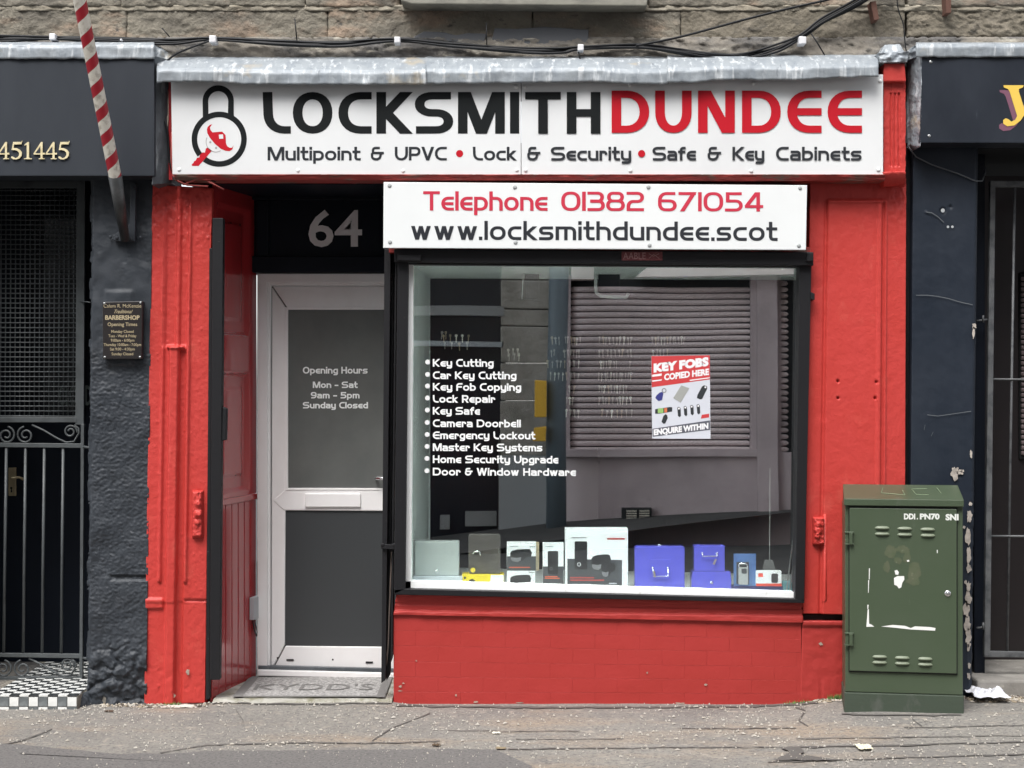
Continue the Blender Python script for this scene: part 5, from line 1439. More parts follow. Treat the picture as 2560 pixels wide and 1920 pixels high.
tube_thing('cable_stub', 'long black tail hanging under the rising bundle at the right', 'cable stub', [(2028, 84), (2044, 108), (2062, 138)], 0.0035, CABLE, -0.05, 'cut cable ends on the bundle')
tube_thing('cable_stub', 'short black stub beside the barber end of the flashing', 'cable stub', [(405, 70), (424, 92)], 0.003, CABLE, -0.04, 'cut cable ends on the bundle')
for k, (px_, py_, w, lab) in enumerate([(130, 91, 15, 'white cable clip left of the barber pole'), (531, 97, 17, 'white cable clip above the padlock emblem'), (993, 99, 15, 'white cable clip above the letter K of the sign'), (1452, 118, 15, 'white cable clip above the letter H of the sign'), (2007, 100, 18, 'white cable clip on the rising bundle at right'), (302, 99, 5, 'tiny white clip just right of the barber pole')]):
    m = MB(); m.slab([(px_ - w / 2, py_ + w * .55), (px_ + w / 2, py_ + w * .5), (px_ + w / 2, py_ - w * .5), (px_ - w / 2, py_ - w * .55)], -0.082, -0.005)
    tag(m.build('cable_clip', CLIP, loc=W(px_, py_, 0), bevel=0.004), lab, 'cable clip', 'white clips holding the cables')
RUST = mat('rusty iron', (0.11, 0.050, 0.035), 0.8, bump=[(60, 0.5, 0.003)])
for pts, lab in [([(2176, 4), (2190, 2), (2198, 48), (2186, 51)], 'rusty iron strap hanging on the stone above the console'), ([(2364, -20), (2378, -20), (2378, 32), (2366, 33)], 'rusty iron strap on the stone above the black fascia')]:
    m = MB(); m.slab([pts[3], pts[2], pts[1], pts[0]], -0.03, 0.05)
    tag(m.build('iron_strap', RUST, loc=W(*pts[0], 0), bevel=0.002), lab, 'iron strap')

# ---------------------------------------------------------------- green street cabinet
ang = R(-9.0)
C0 = W(2113, 1778, -0.31)
gc = thing('street_cabinet', 'dark green metal telecoms cabinet standing on the pavement at right', 'cabinet', C0)
ux = Vector((math.cos(ang), math.sin(ang), 0)); uy = Vector((-math.sin(ang), math.cos(ang), 0))
def G(a, b, c): return C0 + ux * a + uy * b + Vector((0, 0, c))
def gbox(mb, a0, a1, b0, b1, c0, c1, mi=0):
    mb.prism([G(a0, b0, c0), G(a1, b0, c0), G(a1, b0, c1), G(a0, b0, c1)], uy * (b1 - b0), mi)
Wc = 0.549; s0 = (8 - 0.31) / F
zc_ = lambda py: (1778 - py) * s0
m = MB(); gbox(m, -0.004, Wc + 0.004, 0.0, 0.30, -0.06, zc_(1731)); m.build('plinth', GREEN_D, gc, bevel=0.004)
m = MB(); gbox(m, 0, Wc, 0.004, 0.30, zc_(1731) + 0.002, zc_(1262)); m.build('cabinet_body', GREEN, gc, bevel=0.004)
m = MB(); gbox(m, 0.016, Wc - 0.026, -0.002, 0.010, zc_(1679), zc_(1266)); m.build('door_shadow_gap', BLACK, gc)
m = MB(); gbox(m, 0.020, Wc - 0.030, -0.010, 0.002, zc_(1676), zc_(1269)); dr = m.build('cabinet_door', GREEN, gc, bevel=0.003)
m = MB(); m.prism([G(-0.006, -0.018, zc_(1263)), G(-0.006, -0.018, zc_(1246)), G(0.004, 0.31, zc_(1246) + 0.05), G(0.004, 0.31, zc_(1263))], ux * (Wc + 0.008))
m.build('lid', GREEN, gc, bevel=0.003)
LOUV = mat('green louvre highlight', (0.15, 0.18, 0.12), 0.45)  # lighter green paints in the light caught along the louvres
for rows in ((1319, 1334), (1640, 1654)):
    for cy in rows:
        for cx in (2202, 2256, 2311):
            dx = -6 if cy > 1500 else 0
            a0 = (cx + dx - 2113) * s0 * 1.012; z0 = zc_(cy + (cx - 2200) * 0.02)
            mm = MB()
            n = 10
            v, f = [], []
            for i in range(n + 1):
                t = i / n; e = math.sin(math.pi * t) ** 0.35 if 0 < t < 1 else 0.0
                for (hh, oo) in ((0.011, 0.0), (0.004, 0.008), (-0.003, 0.011), (-0.005, 0.0)):
                    v.append(G(a0 - 0.034 + 0.068 * t, -0.010 - oo * e, z0 + hh * (0.4 + 0.6 * e)))
            for i in range(n):
                for j in range(3):
                    a = i * 4 + j; f.append([a, a + 1, a + 5, a + 4])
            mk('louvre', v, f, LOUV, dr, smooth=True)
for zt_ in (1328, 1580):
    mm = MB()
    gbox(mm, -0.004, 0.040, -0.022, -0.006, zc_(zt_ + 4), zc_(zt_)); gbox(mm, 0.018, 0.034, -0.030, -0.006, zc_(zt_ + 32), zc_(zt_ + 2)); gbox(mm, -0.004, 0.040, -0.020, -0.006, zc_(zt_ + 33), zc_(zt_ + 30))
    gbox(mm, 0.0, 0.016, -0.016, -0.004, zc_(zt_ + 30), zc_(zt_ + 4))
    mm.build('hinge', GREEN, gc, bevel=0.002)
mm = MB(); mm.dome(G((2358 - 2113) * s0 * 1.012, -0.010, zc_(1478)), 0.016, ax=-uy, h=0.5, n=16); lk = mm.build('lock', CHROME, dr, smooth=True)
mm = MB(); mm.dome(G((2358 - 2113) * s0 * 1.012, -0.018, zc_(1478)), 0.007, ax=-uy, h=0.3, n=12); mm.build('lock_core', STEEL, lk, smooth=True)
gp = lambda off: (lambda px, py: G((px - 2113) * s0 * 1.012, -0.0108 - off, zc_(py - (px - 2113) * 0.012)))
m = MB()
plain_text(m, 'DDI', 2254, 2281, 1283, 1297, 0, bold=0.05, place=gp(0)); plain_text(m, '.', 2284.5, 2287.5, 1283, 1297, 0, bold=0.05, place=gp(0)); plain_text(m, 'PN70', 2292, 2339, 1283, 1297, 0, bold=0.05, place=gp(0))
plain_text(m, 'SNI', 2353, 2384, 1284, 1299, 0, bold=0.05, place=gp(0))
m.build('stencil_lettering', mat('off white stencil', (0.72, 0.74, 0.70), 0.6), dr)
ST = mat('torn sticker remains', (0.80, 0.80, 0.78), 0.8)
m = MB()
T2 = lambda pts: [gp(0.0002)(2080 + a * 360 / 979.0, 1190 + b * 610 / 1659.0) for a, b in pts]
for poly in [[(228, 1022), (280, 1020), (262, 1006), (246, 1000), (244, 900), (236, 905)], [(325, 1018), (400, 1006), (480, 1012), (518, 1026), (545, 1014), (640, 1018), (678, 1024), (675, 1042), (520, 1036), (420, 1026)],
             [(245, 625), (251, 625), (249, 700), (244, 700)], [(240, 705), (246, 705), (243, 790), (239, 790)], [(234, 872), (243, 872), (240, 900), (235, 900)],
             [(412, 640), (428, 634), (440, 650), (436, 668), (418, 666)], [(408, 690), (430, 676), (474, 676), (476, 700), (462, 722), (456, 752), (440, 760), (428, 742), (410, 735)], [(686, 498), (692, 498), (692, 520), (687, 520)], [(492, 568), (506, 566), (508, 578), (494, 580)]]:
    p = T2(poly); m.add(p, [list(range(len(p)))])
m.build('sticker_remains', ST, dr)
m = MB()
for k, (cx, cy, rx, ry) in enumerate([(2222, 1378, 14, 16), (2250, 1372, 18, 10), (2262, 1390, 9, 14), (2280, 1428, 15, 24), (2212, 1415, 8, 14), (2240, 1400, 9, 8), (2275, 1450, 16, 12)]):
    pts = [gp(-0.0002)(cx + rx * (1 + .5 * FR(math.cos(a) + k, math.sin(a), k, 3)) * math.cos(a), cy + ry * (1 + .5 * FR(math.cos(a) + k, math.sin(a), k, 3)) * math.sin(a)) for a in [2 * math.pi * q / 20 for q in range(20)]]
    m.add([p - uy * 0.00003 * k for p in pts], [list(range(20))])
m.build('glue_stain', mat('glue stain', (0.092, 0.105, 0.062), 0.6, var=[((0.075, 0.098, 0.052), 16, 0.50, 0.10, ONE), ((0.20, 0.20, 0.14), 40, 0.66, 0.05, ONE)]), dr)
# chalk-like scribble on the lid
LT = lambda px, py: G((px - 2113) * s0 * 1.01, lerp(-0.016, 0.31, (1246 - py) / 32.0), zc_(1246) + lerp(0.0, 0.05, (1246 - py) / 32.0) + 0.003)
m = MB()
for pts in [[(2213, 1222), (2204, 1234), (2232, 1236), (2260, 1238), (2258, 1228)], [(2282, 1225), (2288, 1237), (2318, 1237)], [(2284, 1225), (2320, 1224)], [(2346, 1222), (2350, 1234)]]:
    m.tube([LT(*p) for p in pts], 0.0012, 4)
m.build('lid_scribble', mat('pale green scratch', (0.24, 0.32, 0.20), 0.7), gc)
# ---------------------------------------------------------------- shop interior behind the glass
inr = thing('shop_interior', 'dark shop interior seen through the window with pale display reveal', 'interior', (0.5, 1.0, 0.0))
REV = mat('pale grey green paint', (0.78, 0.83, 0.80), 0.6, var=[((0.68, 0.73, 0.70), 3, 0.55, 0.15, ONE)])
m = MB()
a, b, c, d = W(1031, 655, 0.08), W(1074, 690, 1.05), W(1071, 1480, 1.05), W(1028, 1480, 0.08)
m.prism([a, b, c, d], (-0.03, 0, 0)); m.build('side_reveal', REV, inr)
m = MB()
a, b, c, d = W(1020, 660, 0.08), W(1074, 696, 1.05), W(2010, 700, 1.05), W(2010, 664, 0.08)
m.prism([a, b, c, d], (0, 0, 0.03)); m.build('top_reveal', REV, inr)
m = MB(); m.rect(1068, 692, 1075, 1480, 1.04, 1.07); m.build('corner_post', mat('pale corner trim', (0.7, 0.74, 0.72), 0.5), inr)
def board_z(px): return CAM_H + (960 - lerp(1468, 1490, (px - 1030) / 960.0)) * (CAM_D + 0.15) / F
m = MB()
xa, xb = W(1015, 0, 0.1).x - 0.05, W(2000, 0, 0.1).x + 0.3
za, zb_ = board_z(1000), board_z(2010)
m.prism([(xa, 0.05, za), (xb, 0.05, zb_), (xb, 1.05, zb_), (xa, 1.05, za)], (0, 0, -0.03)); m.build('display_shelf', mat('white shelf', (0.5, 0.52, 0.52), 0.5), inr)
m = MB()
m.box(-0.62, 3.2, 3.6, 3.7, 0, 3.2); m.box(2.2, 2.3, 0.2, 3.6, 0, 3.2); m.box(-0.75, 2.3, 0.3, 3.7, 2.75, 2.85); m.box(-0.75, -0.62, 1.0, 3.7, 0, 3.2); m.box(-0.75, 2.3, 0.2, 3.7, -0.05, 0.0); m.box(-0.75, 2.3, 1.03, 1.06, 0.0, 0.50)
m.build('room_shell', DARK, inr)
m = MB()
m.slab([(1500, 1120), (1560, 1120), (1560, 1160), (1500, 1160)], 3.0, 3.3)
m.build('counter', DARK, inr)

# two hanging screens near the top of the window
hb1 = thing('hanging_screen', 'dark screen on a pale curved bracket at the top of the window', 'screen', W(1522, 664, 0.7))
m = MB(); m.rect(1497, 668, 1550, 731, 0.70, 0.76); m.build('screen_body', DARKWOOD, hb1, bevel=0.004)
m = MB(); m.tube([W(1490, 664, 0.68), W(1489, 715, 0.68), W(1491, 732, 0.68), W(1502, 740, 0.68), W(1530, 742, 0.68), W(1566, 743, 0.68), W(1571, 733, 0.68)], 0.009, 10); m.build('bracket', mat('pale bracket', (0.75, 0.77, 0.76), 0.5), hb1, smooth=True)
hb2 = thing('hanging_camera', 'dark hanging unit with thin white rod above the stone reflection', 'camera', W(1330, 664, 0.7))
m = MB(); m.rect(1312, 668, 1348, 748, 0.70, 0.78); m.build('unit_body', DARKWOOD, hb2, bevel=0.004)
m = MB(); m.tube([W(1309, 664, 0.68), W(1305, 748, 0.68)], 0.003, 6); m.build('rod', CARD_EARLY := mat('white rod paint', (0.8, 0.8, 0.8), 0.5), hb2)
m = MB(); m.tube([W(1336, 750, 0.68), W(1376, 751, 0.68)], 0.003, 6); m.tube([W(1336, 752, 0.68), W(1354, 752, 0.68)], 0.008, 6); m.build('mount', DARKWOOD, hb2)

KM1 = mat('key steel', (0.42, 0.40, 0.37), 0.5, metal=0.0)
KM2 = mat('key brass', (0.40, 0.33, 0.22), 0.5, metal=0.0)
def key_mesh(mt, s=1.0):
    s *= 0.78; mm = MB(); n = 10; r = 0.0105 * s
    fr_ = [(r * math.cos(2 * math.pi * k / n), 0, r * math.sin(2 * math.pi * k / n)) for k in range(n)]
    mm.prism(fr_, (0, 0.003, 0))
    mm.prism([(-0.0035 * s, 0.0005, -r * 0.8), (-0.0035 * s, 0.0005, -0.046 * s), (0.0 , 0.0005, -0.050 * s), (0.004 * s, 0.0005, -0.044 * s), (0.002 * s, 0.0005, -0.036 * s), (0.0045 * s, 0.0005, -0.030 * s), (0.0038 * s, 0.0005, -r * 0.8)], (0, 0.002, 0))
    o = mm.build('key', mt); me = o.data; bpy.data.objects.remove(o); return me
KME = [key_mesh(KM1), key_mesh(KM2), key_mesh(mat('bright key', (0.85, 0.82, 0.75), 0.4), 1.0), key_mesh(KM1, 0.85)]
kb = thing('key_display', 'rows of small key blanks hanging behind the window', 'key display', W(1550, 850, 1.4))
ko = origin_of(kb); rk = random.Random(9)
YK = 0.80
m = MB()
for yy, xa_, xb_ in [(838, 1370, 1740), (870, 1370, 1740), (900, 1360, 1700), (928, 1360, 1700), (966, 1400, 1600), (996, 1400, 1600), (1026, 1400, 1600)]:
    m.tube([W(xa_, yy, YK + 0.01), W(xb_, yy, YK + 0.01)], 0.0012, 4)
m.build('hanging_rod', mat('dim rod', (0.03, 0.03, 0.032), 0.5), kb)
rows = [(844, [(1376, 1402, 3), (1408, 1455, 6), (1493, 1583, 10), (1628, 1714, 12)]), (876, [(1374, 1392, 2), (1408, 1452, 6), (1494, 1582, 9), (1630, 1672, 5)]),
        (904, [(1364, 1452, 8), (1498, 1545, 7), (1573, 1580, 1)]), (934, [(1372, 1452, 8), (1494, 1582, 12)]), (966, [(1420, 1440, 2), (1494, 1570, 10)]), (994, [(1412, 1436, 3), (1494, 1580, 10)]), (1026, [(1410, 1450, 4), (1500, 1585, 7)]),
        (830, [(1102, 1118, 2)]), (838, [(1100, 1180, 5)]), (858, [(1104, 1176, 4)]), (874, [(1265, 1302, 3)]), (886, [(1268, 1302, 3)])]
for py_, segs in rows:
    for (xa_, xb_, n) in segs:
        for k in range(n):
            px_ = xa_ + (xb_ - xa_) * (k + 0.5) / n + rk.uniform(-1.5, 1.5)
            o = bpy.data.objects.new('key', rk.choice([KME[0], KME[0], KME[1], KME[3], KME[3], KME[2]])); o.parent = kb
            o.location = W(px_, py_ + rk.uniform(-1, 2), YK) - ko; o.rotation_euler = (0, R(rk.uniform(-8, 8)), R(rk.uniform(-70, 70)))
            COL.objects.link(o)

# ---------------------------------------------------------------- goods on the display shelf
YD = 0.17
def zb_at(px, y): return board_z(px)
def good(name, label, cat, px0, px1, pyt, y=YD, depth=0.06, group=None, base=None):
    """an Empty standing on the shelf; returns (root, z of base, x0, x1, z top)"""
    s = (CAM_D + y) / F
    x0, x1 = (px0 - 1280) * s, (px1 - 1280) * s
    z0 = board_z((px0 + px1) / 2) if base is None else base
    z1 = CAM_H + (960 - pyt) * s
    t = thing(name, label, cat, ((x0 + x1) / 2, y, z0), group)
    return t, x0, x1, z0 + 0.001, z1
CARD_W = mat('white card', (0.80, 0.82, 0.84), 0.5); CARD_K = mat('dark grey print', (0.055, 0.058, 0.064), 0.5); CARD_O = mat('orange print', (0.62, 0.12, 0.05), 0.5)
PK = mat('black print', (0.018, 0.018, 0.020), 0.35); PG = mat('mid grey print', (0.20, 0.20, 0.21), 0.5)
def P3(m_, pts, y, mi=0): m_.add([(a, y, b) for a, b in pts], [list(range(len(pts)))], mi)
def rr(x0, x1, z0, z1, r, n=5):
    out = []
    for (cx, cz, a0) in [(x1 - r, z1 - r, 0), (x0 + r, z1 - r, 90), (x0 + r, z0 + r, 180), (x1 - r, z0 + r, 270)]:
        for k in range(n + 1):
            a = R(a0 + 90 * k / n); out.append((cx + r * math.cos(a), cz + r * math.sin(a)))
    return out
def rbox(nm, x0, x1, y0, y1, z0, z1, r, mt, par, bevel=0.002):
    m_ = MB(); m_.prism([(a, y0, b) for a, b in rr(x0, x1, z0, z1, r)][::-1], (0, y1 - y0, 0)); return m_.build(nm, mt, par, bevel=bevel)

t, x0, x1, z0, z1 = good('flat_box', 'plain white flat box under the silver mailbox', 'box', 1033, 1156, 1440)
m = MB(); m.box(x0, x1, YD - .02, YD + .12, z0, z1); m.build('box_body', mat('bluish white card', (0.55, 0.60, 0.65), 0.5), t, bevel=0.002)
t, x0, x1, zq, z2 = good('steel_mailbox', 'silver metal mailbox with small round lock on a white flat box', 'mailbox', 1036, 1148, 1354, base=z1)
rbox('mailbox_body', x0, x1, YD + .005, YD + .09, z1 + .001, z2, 0.010, mat('silver paint', (0.50, 0.54, 0.53), 0.35, metal=0.2, var=[((0.42, 0.46, 0.455), 2, 0.5, 0.2, ONE)]), t, 0.004)
m = MB(); m.dome(((x0 + x1) / 2, YD + .005, z1 + 0.022), 0.012, h=0.5, n=14); m.build('lock', CHROME, t, smooth=True)

t, x0, x1, z0, z1 = good('yellow_box', 'flat yellow and white box with black print in the shop window', 'box', 1155, 1260, 1436)
m = MB(); m.box(x0, x1, YD, YD + .10, z0, z1); m.build('box_body', mat('yellow card', (0.80, 0.62, 0.02), 0.45), t, bevel=0.0015)
m = MB(); xm = lerp(x0, x1, 0.66); P3(m, [(xm, z0 + .001), (x1 - .002, z0 + .001), (x1 - .002, z1 - .003), (xm + .006, z1 - .003)], YD - .0006); m.build('white_panel', CARD_W, t)
m = MB(); cx, cz = lerp(x0, x1, .24), lerp(z0, z1, .42)
P3(m, [(cx + 0.019 * math.cos(R(a)), cz + 0.019 * math.sin(R(a))) for a in range(18, 378, 60)], YD - .0006)
for q in (0.34, 0.75): P3(m, [(lerp(x0, x1, .07) + 0.006 * math.cos(R(a)), lerp(z0, z1, q) + 0.006 * math.sin(R(a))) for a in range(0, 360, 45)], YD - .0006)
m.build('black_print', PK, t)
zy = z1
t, x0, x1, z0, z1 = good('key_safe_pack', 'dark wrapped pack with round yellow sticker standing on the yellow box', 'packaged goods', 1171, 1251, 1336, base=zy)
rbox('pack_body', x0, x1, YD + .01, YD + .07, z0, z1, 0.012, mat('dark plastic wrap', (0.075, 0.066, 0.060), 0.25, spec=0.8, var=[((0.12, 0.11, 0.10), 5, 0.56, 0.1, (1, 1, 2))], bump=[(9, 0.8, 0.01)]), t, 0.004)
m = MB(); P3(m, [(lerp(x0, x1, .14) + 0.0125 * math.cos(R(a)), z0 + .02 + 0.0125 * math.sin(R(a))) for a in range(0, 360, 20)], YD + .0085); m.build('round_sticker', mat('yellow sticker', (0.75, 0.60, 0.05), 0.5), t)
m = MB(); m.tube([(lerp(x0, x1, .12), YD + .006, lerp(z0, z1, .5)), (lerp(x0, x1, .2), YD + .003, lerp(z0, z1, .56)), (lerp(x0, x1, .34), YD + .003, lerp(z0, z1, .57)), (lerp(x0, x1, .38), YD + .005, lerp(z0, z1, .46))], 0.004, 8); m.build('steel_fitting', CHROME, t, smooth=True)

def cam_print(m_, x0, x1, z0, z1, y):
    w, h = x1 - x0, z1 - z0
    body = [(x0 + w * a, z0 + h * b) for a, b in [(.0, .28), (.0, .72), (.06, .86), (.30, .96), (.72, 1.0), (.92, .98), (1, .72), (.96, .45), (.70, .35), (.55, .12), (.35, 0), (.12, .05)]]
    P3(m_, body, y, 1)
    P3(m_, [(x0 + w * a, z0 + h * b) for a, b in [(.02, .40), (.30, .34), (.50, .40), (.48, .15), (.35, .03), (.12, .08), (.02, .25)]], y - .0004, 2)
t, x0, x1, z0, z1 = good('camera_box', 'lower of two white security camera boxes in the window', 'box', 1267, 1338, 1428, group='security camera boxes')
m = MB(); m.box(x0, x1, YD, YD + .08, z0, z1, 0); m.build('box_body', CARD_W, t, bevel=0.001)
m = MB(); cam_print(m, lerp(x0, x1, .12), lerp(x0, x1, .86), z0 + .004, z1 - .018, YD - .0006)
P3(m, [(lerp(x0, x1, .78), z1 - .009), (lerp(x0, x1, .97), z1 - .009), (lerp(x0, x1, .97), z1 - .006), (lerp(x0, x1, .78), z1 - .006)], YD - .0006, 1)
m.build('camera_picture', [CARD_W, PK, PG], t)
zl = z1
t, x0, x1, z0, z1 = good('camera_box', 'upper white security camera box with orange text line', 'box', 1267, 1340, 1357, base=zl, group='security camera boxes')
m = MB(); m.box(x0, x1, YD, YD + .08, z0, z1, 0); m.build('box_body', CARD_W, t, bevel=0.001)
m = MB(); P3(m, [(x0 + .0005, z0 + .002), (x1 - .0005, z0 + .002), (x1 - .0005, lerp(z0, z1, .52)), (x0 + .0005, lerp(z0, z1, .52))], YD - .0004, 0); m.build('dark_print', CARD_K, t)
m = MB(); cam_print(m, lerp(x0, x1, .12), lerp(x0, x1, .86), lerp(z0, z1, .30), lerp(z0, z1, .78), YD - .0010)
P3(m, [(lerp(x0, x1, .78), z1 - .022), (lerp(x0, x1, .97), z1 - .022), (lerp(x0, x1, .97), z1 - .019), (lerp(x0, x1, .78), z1 - .019)], YD - .0010, 1)
P3(m, [(lerp(x0, x1, .1), z1 - .02), (lerp(x0, x1, .38), z1 - .02), (lerp(x0, x1, .38), z1 - .017), (lerp(x0, x1, .1), z1 - .017)], YD - .0010, 2)
m.build('camera_picture', [CARD_W, PK, PG], t)
m = MB(); P3(m, [(lerp(x0, x1, .08), z0 + .016), (lerp(x0, x1, .8), z0 + .016), (lerp(x0, x1, .8), z0 + .021), (lerp(x0, x1, .08), z0 + .021)], YD - .0010); m.build('orange_print', CARD_O, t)
m = MB(); m.box(x1 + .0005, x1 + .016, YD + .02, YD + .08, z0, z1 - 0.003); m.build('box_side', mat('tan card', (0.45, 0.37, 0.24), 0.6), t)

t, x0, x1, z0, z1 = good('doorbell_box', 'narrow white and grey doorbell box with orange foot stripe', 'box', 1357, 1409, 1358)
m = MB(); m.box(x0, x1, YD, YD + .06, z0, z1); m.build('box_body', CARD_W, t, bevel=0.001)
m = MB(); P3(m, [(x0 + .0005, z0 + .001), (x1 - .0005, z0 + .001), (x1 - .0005, lerp(z0, z1, .5)), (x0 + .0005, lerp(z0, z1, .5))], YD - .0004); m.build('dark_print', CARD_K, t)
m = MB(); P3(m, rr(lerp(x0, x1, .24), lerp(x0, x1, .74), lerp(z0, z1, .34), lerp(z0, z1, .83), .006), YD - .0009, 0); m.build('doorbell_picture', PK, t)
m = MB(); band_pts = [(lerp(x0, x1, .40), lerp(z0, z1, .45))]
cx, cz = band_pts[0]
for k in range(16):
    a, b = 2 * math.pi * k / 16, 2 * math.pi * (k + 1) / 16
    m.add([(cx + .007 * math.cos(a), YD - .0013, cz + .008 * math.sin(a)), (cx + .007 * math.cos(b), YD - .0013, cz + .008 * math.sin(b)), (cx + .005 * math.cos(b), YD - .0013, cz + .006 * math.sin(b)), (cx + .005 * math.cos(a), YD - .0013, cz + .006 * math.sin(a))], [[0, 1, 2, 3]])
P3(m, [(lerp(x0, x1, .12), z1 - .019), (lerp(x0, x1, .5), z1 - .019), (lerp(x0, x1, .5), z1 - .016), (lerp(x0, x1, .12), z1 - .016)], YD - .0006)
m.build('button_ring', PG, t)
m = MB()
for q0, q1, w in [(.0, .055, 1.0)]: P3(m, [(x0 + .001, lerp(z0, z1, q0) + .001), (x0 + (x1 - x0) * w - .001, lerp(z0, z1, q0) + .001), (x0 + (x1 - x0) * w - .001, lerp(z0, z1, q1)), (x0 + .001, lerp(z0, z1, q1))], YD - .0009)
for q, w in ((.27, .7), (.235, .82)): P3(m, [(lerp(x0, x1, .1), lerp(z0, z1, q)), (lerp(x0, x1, w), lerp(z0, z1, q)), (lerp(x0, x1, w), lerp(z0, z1, q + .022)), (lerp(x0, x1, .1), lerp(z0, z1, q + .022))], YD - .0009)
m.build('orange_print', CARD_O, t)

t, x0, x1, z0, z1 = good('camera_kit_box', 'largest white and grey box in the window, with doorbell and cameras', 'box', 1413, 1570, 1322, y=YD - .02, depth=.1)
Y0 = YD - .02
m = MB(); m.box(x0, x1, Y0, Y0 + .10, z0, z1); m.build('box_body', CARD_W, t, bevel=0.0015)
m = MB(); P3(m, [(lerp(x0, x1, .035), z0 + .004), (lerp(x0, x1, .905), z0 + .004), (lerp(x0, x1, .905), lerp(z0, z1, .50)), (lerp(x0, x1, .035), lerp(z0, z1, .52))], Y0 - .0004); m.build('dark_print', CARD_K, t)
m = MB(); P3(m, rr(lerp(x0, x1, .15), lerp(x0, x1, .35), lerp(z0, z1, .35), lerp(z0, z1, .80), .008), Y0 - .0009, 1)
cam_print(m, lerp(x0, x1, .42), lerp(x0, x1, .73), lerp(z0, z1, .33), lerp(z0, z1, .59), Y0 - .0009)
cam_print(m, lerp(x0, x1, .58), lerp(x0, x1, .80), lerp(z0, z1, .22), lerp(z0, z1, .46), Y0 - .0018)
plain_text(m, 'smart kit', 0, 1, 0, 1, 0, place=lambda px, py: Vector((lerp(x0, x1, .10 + .25 * px), Y0 - .0009, lerp(z0, z1, .86 - .03 * (py - 0))))) if False else None
P3(m, [(lerp(x0, x1, .10), lerp(z0, z1, .85)), (lerp(x0, x1, .34), lerp(z0, z1, .85)), (lerp(x0, x1, .34), lerp(z0, z1, .865)), (lerp(x0, x1, .10), lerp(z0, z1, .865))], Y0 - .0009, 2)
m.build('product_picture', [CARD_W, PK, PG], t)
m = MB()
cx, cz = lerp(x0, x1, .22), lerp(z0, z1, .43)
for k in range(16):
    a, b = 2 * math.pi * k / 16, 2 * math.pi * (k + 1) / 16
    m.add([(cx + .009 * math.cos(a), Y0 - .0013, cz + .010 * math.sin(a)), (cx + .009 * math.cos(b), Y0 - .0013, cz + .010 * math.sin(b)), (cx + .0065 * math.cos(b), Y0 - .0013, cz + .0075 * math.sin(b)), (cx + .0065 * math.cos(a), Y0 - .0013, cz + .0075 * math.sin(a))], [[0, 1, 2, 3]])
for q0, q1, zz in ((.08, .40, .10), (.08, .22, .08), (.70, .82, .12), (.70, .84, .085)): P3(m, [(lerp(x0, x1, q0), lerp(z0, z1, zz)), (lerp(x0, x1, q1), lerp(z0, z1, zz)), (lerp(x0, x1, q1), lerp(z0, z1, zz + .012)), (lerp(x0, x1, q0), lerp(z0, z1, zz + .012))], Y0 - .0009)
m.build('pale_print', CARD_W, t)
m = MB()
for q0, q1, zz, hh in ((.67, .95, .825, .03),): P3(m, [(lerp(x0, x1, q0), lerp(z0, z1, zz)), (lerp(x0, x1, q1), lerp(z0, z1, zz)), (lerp(x0, x1, q1), lerp(z0, z1, zz + hh)), (lerp(x0, x1, q0), lerp(z0, z1, zz + hh))], Y0 - .0009)
for q0, q1, zz in ((.08, .46, .205), (.08, .62, .165)): P3(m, [(lerp(x0, x1, q0), lerp(z0, z1, zz)), (lerp(x0, x1, q1), lerp(z0, z1, zz)), (lerp(x0, x1, q1), lerp(z0, z1, zz + .022)), (lerp(x0, x1, q0), lerp(z0, z1, zz + .022))], Y0 - .0009)
m.build('red_print', mat('dull red print', (0.40, 0.06, 0.05), 0.5), t)

BLUE = mat('blue enamel', (0.10, 0.10, 0.56), 0.25, coat=0.4)
def handle_on(x0, x1, z0, z1, y, par):
    m_ = MB(); m_.tube([(x0, y, z1), (x0, y - .012, z1 - .003), (x0, y - .014, z0), (x1, y - .014, z0), (x1, y - .012, z1 - .003), (x1, y, z1)], 0.0028, 8)
    m_.dome((x0, y, z1), .006, h=.6, n=10); m_.dome((x1, y, z1), .006, h=.6, n=10)
    return m_.build('carry_handle', CHROME, par, smooth=True)
t, x0, x1, z0, z1 = good('cash_box', 'largest blue cash box standing on its side in the window', 'cash box', 1587, 1712, 1366, y=YD - .02, group='blue cash boxes')
rbox('box_body', x0, x1, YD - .02, YD + .05, z0, z1, .014, BLUE, t, .005)
m = MB(); m.box(lerp(x0, x1, .30), lerp(x0, x1, .72), YD - .022, YD - .017, lerp(z0, z1, .28), lerp(z0, z1, .72)); m.build('handle_recess', BLUE, t, bevel=.002)
handle_on(lerp(x0, x1, .36), lerp(x0, x1, .66), lerp(z0, z1, .36), lerp(z0, z1, .53), YD - .022, t)
m = MB(); m.tube([(lerp(x0, x1, .38), YD - .036, lerp(z0, z1, .48)), (lerp(x0, x1, .40), YD - .038, lerp(z0, z1, .34))], 0.004, 6); m.build('hanging_keys', BRASSY, t)
m = MB(); m.tube([(lerp(x0, x1, .48), YD + .02, z1), (lerp(x0, x1, .50), YD + .02, z1 + .006), (lerp(x0, x1, .54), YD + .02, z1)], .003, 6); m.build('clasp', CHROME, t)
t, x0, x1, z0, z1 = good('cash_box', 'wide low blue cash box with keyhole under the small one', 'cash box', 1729, 1829, 1429, y=YD - .02, group='blue cash boxes')
m = MB(); w = x1 - x0
m.prism([(x0 + .002, YD - .02, z0), (x1 - .002, YD - .02, z0), (x1, YD - .02, lerp(z0, z1, .6)), (x1 - .006, YD - .02, z1), (x0 + .006, YD - .02, z1), (x0, YD - .02, lerp(z0, z1, .6))], (0, .09, 0)); m.build('box_body', BLUE, t, bevel=.003)
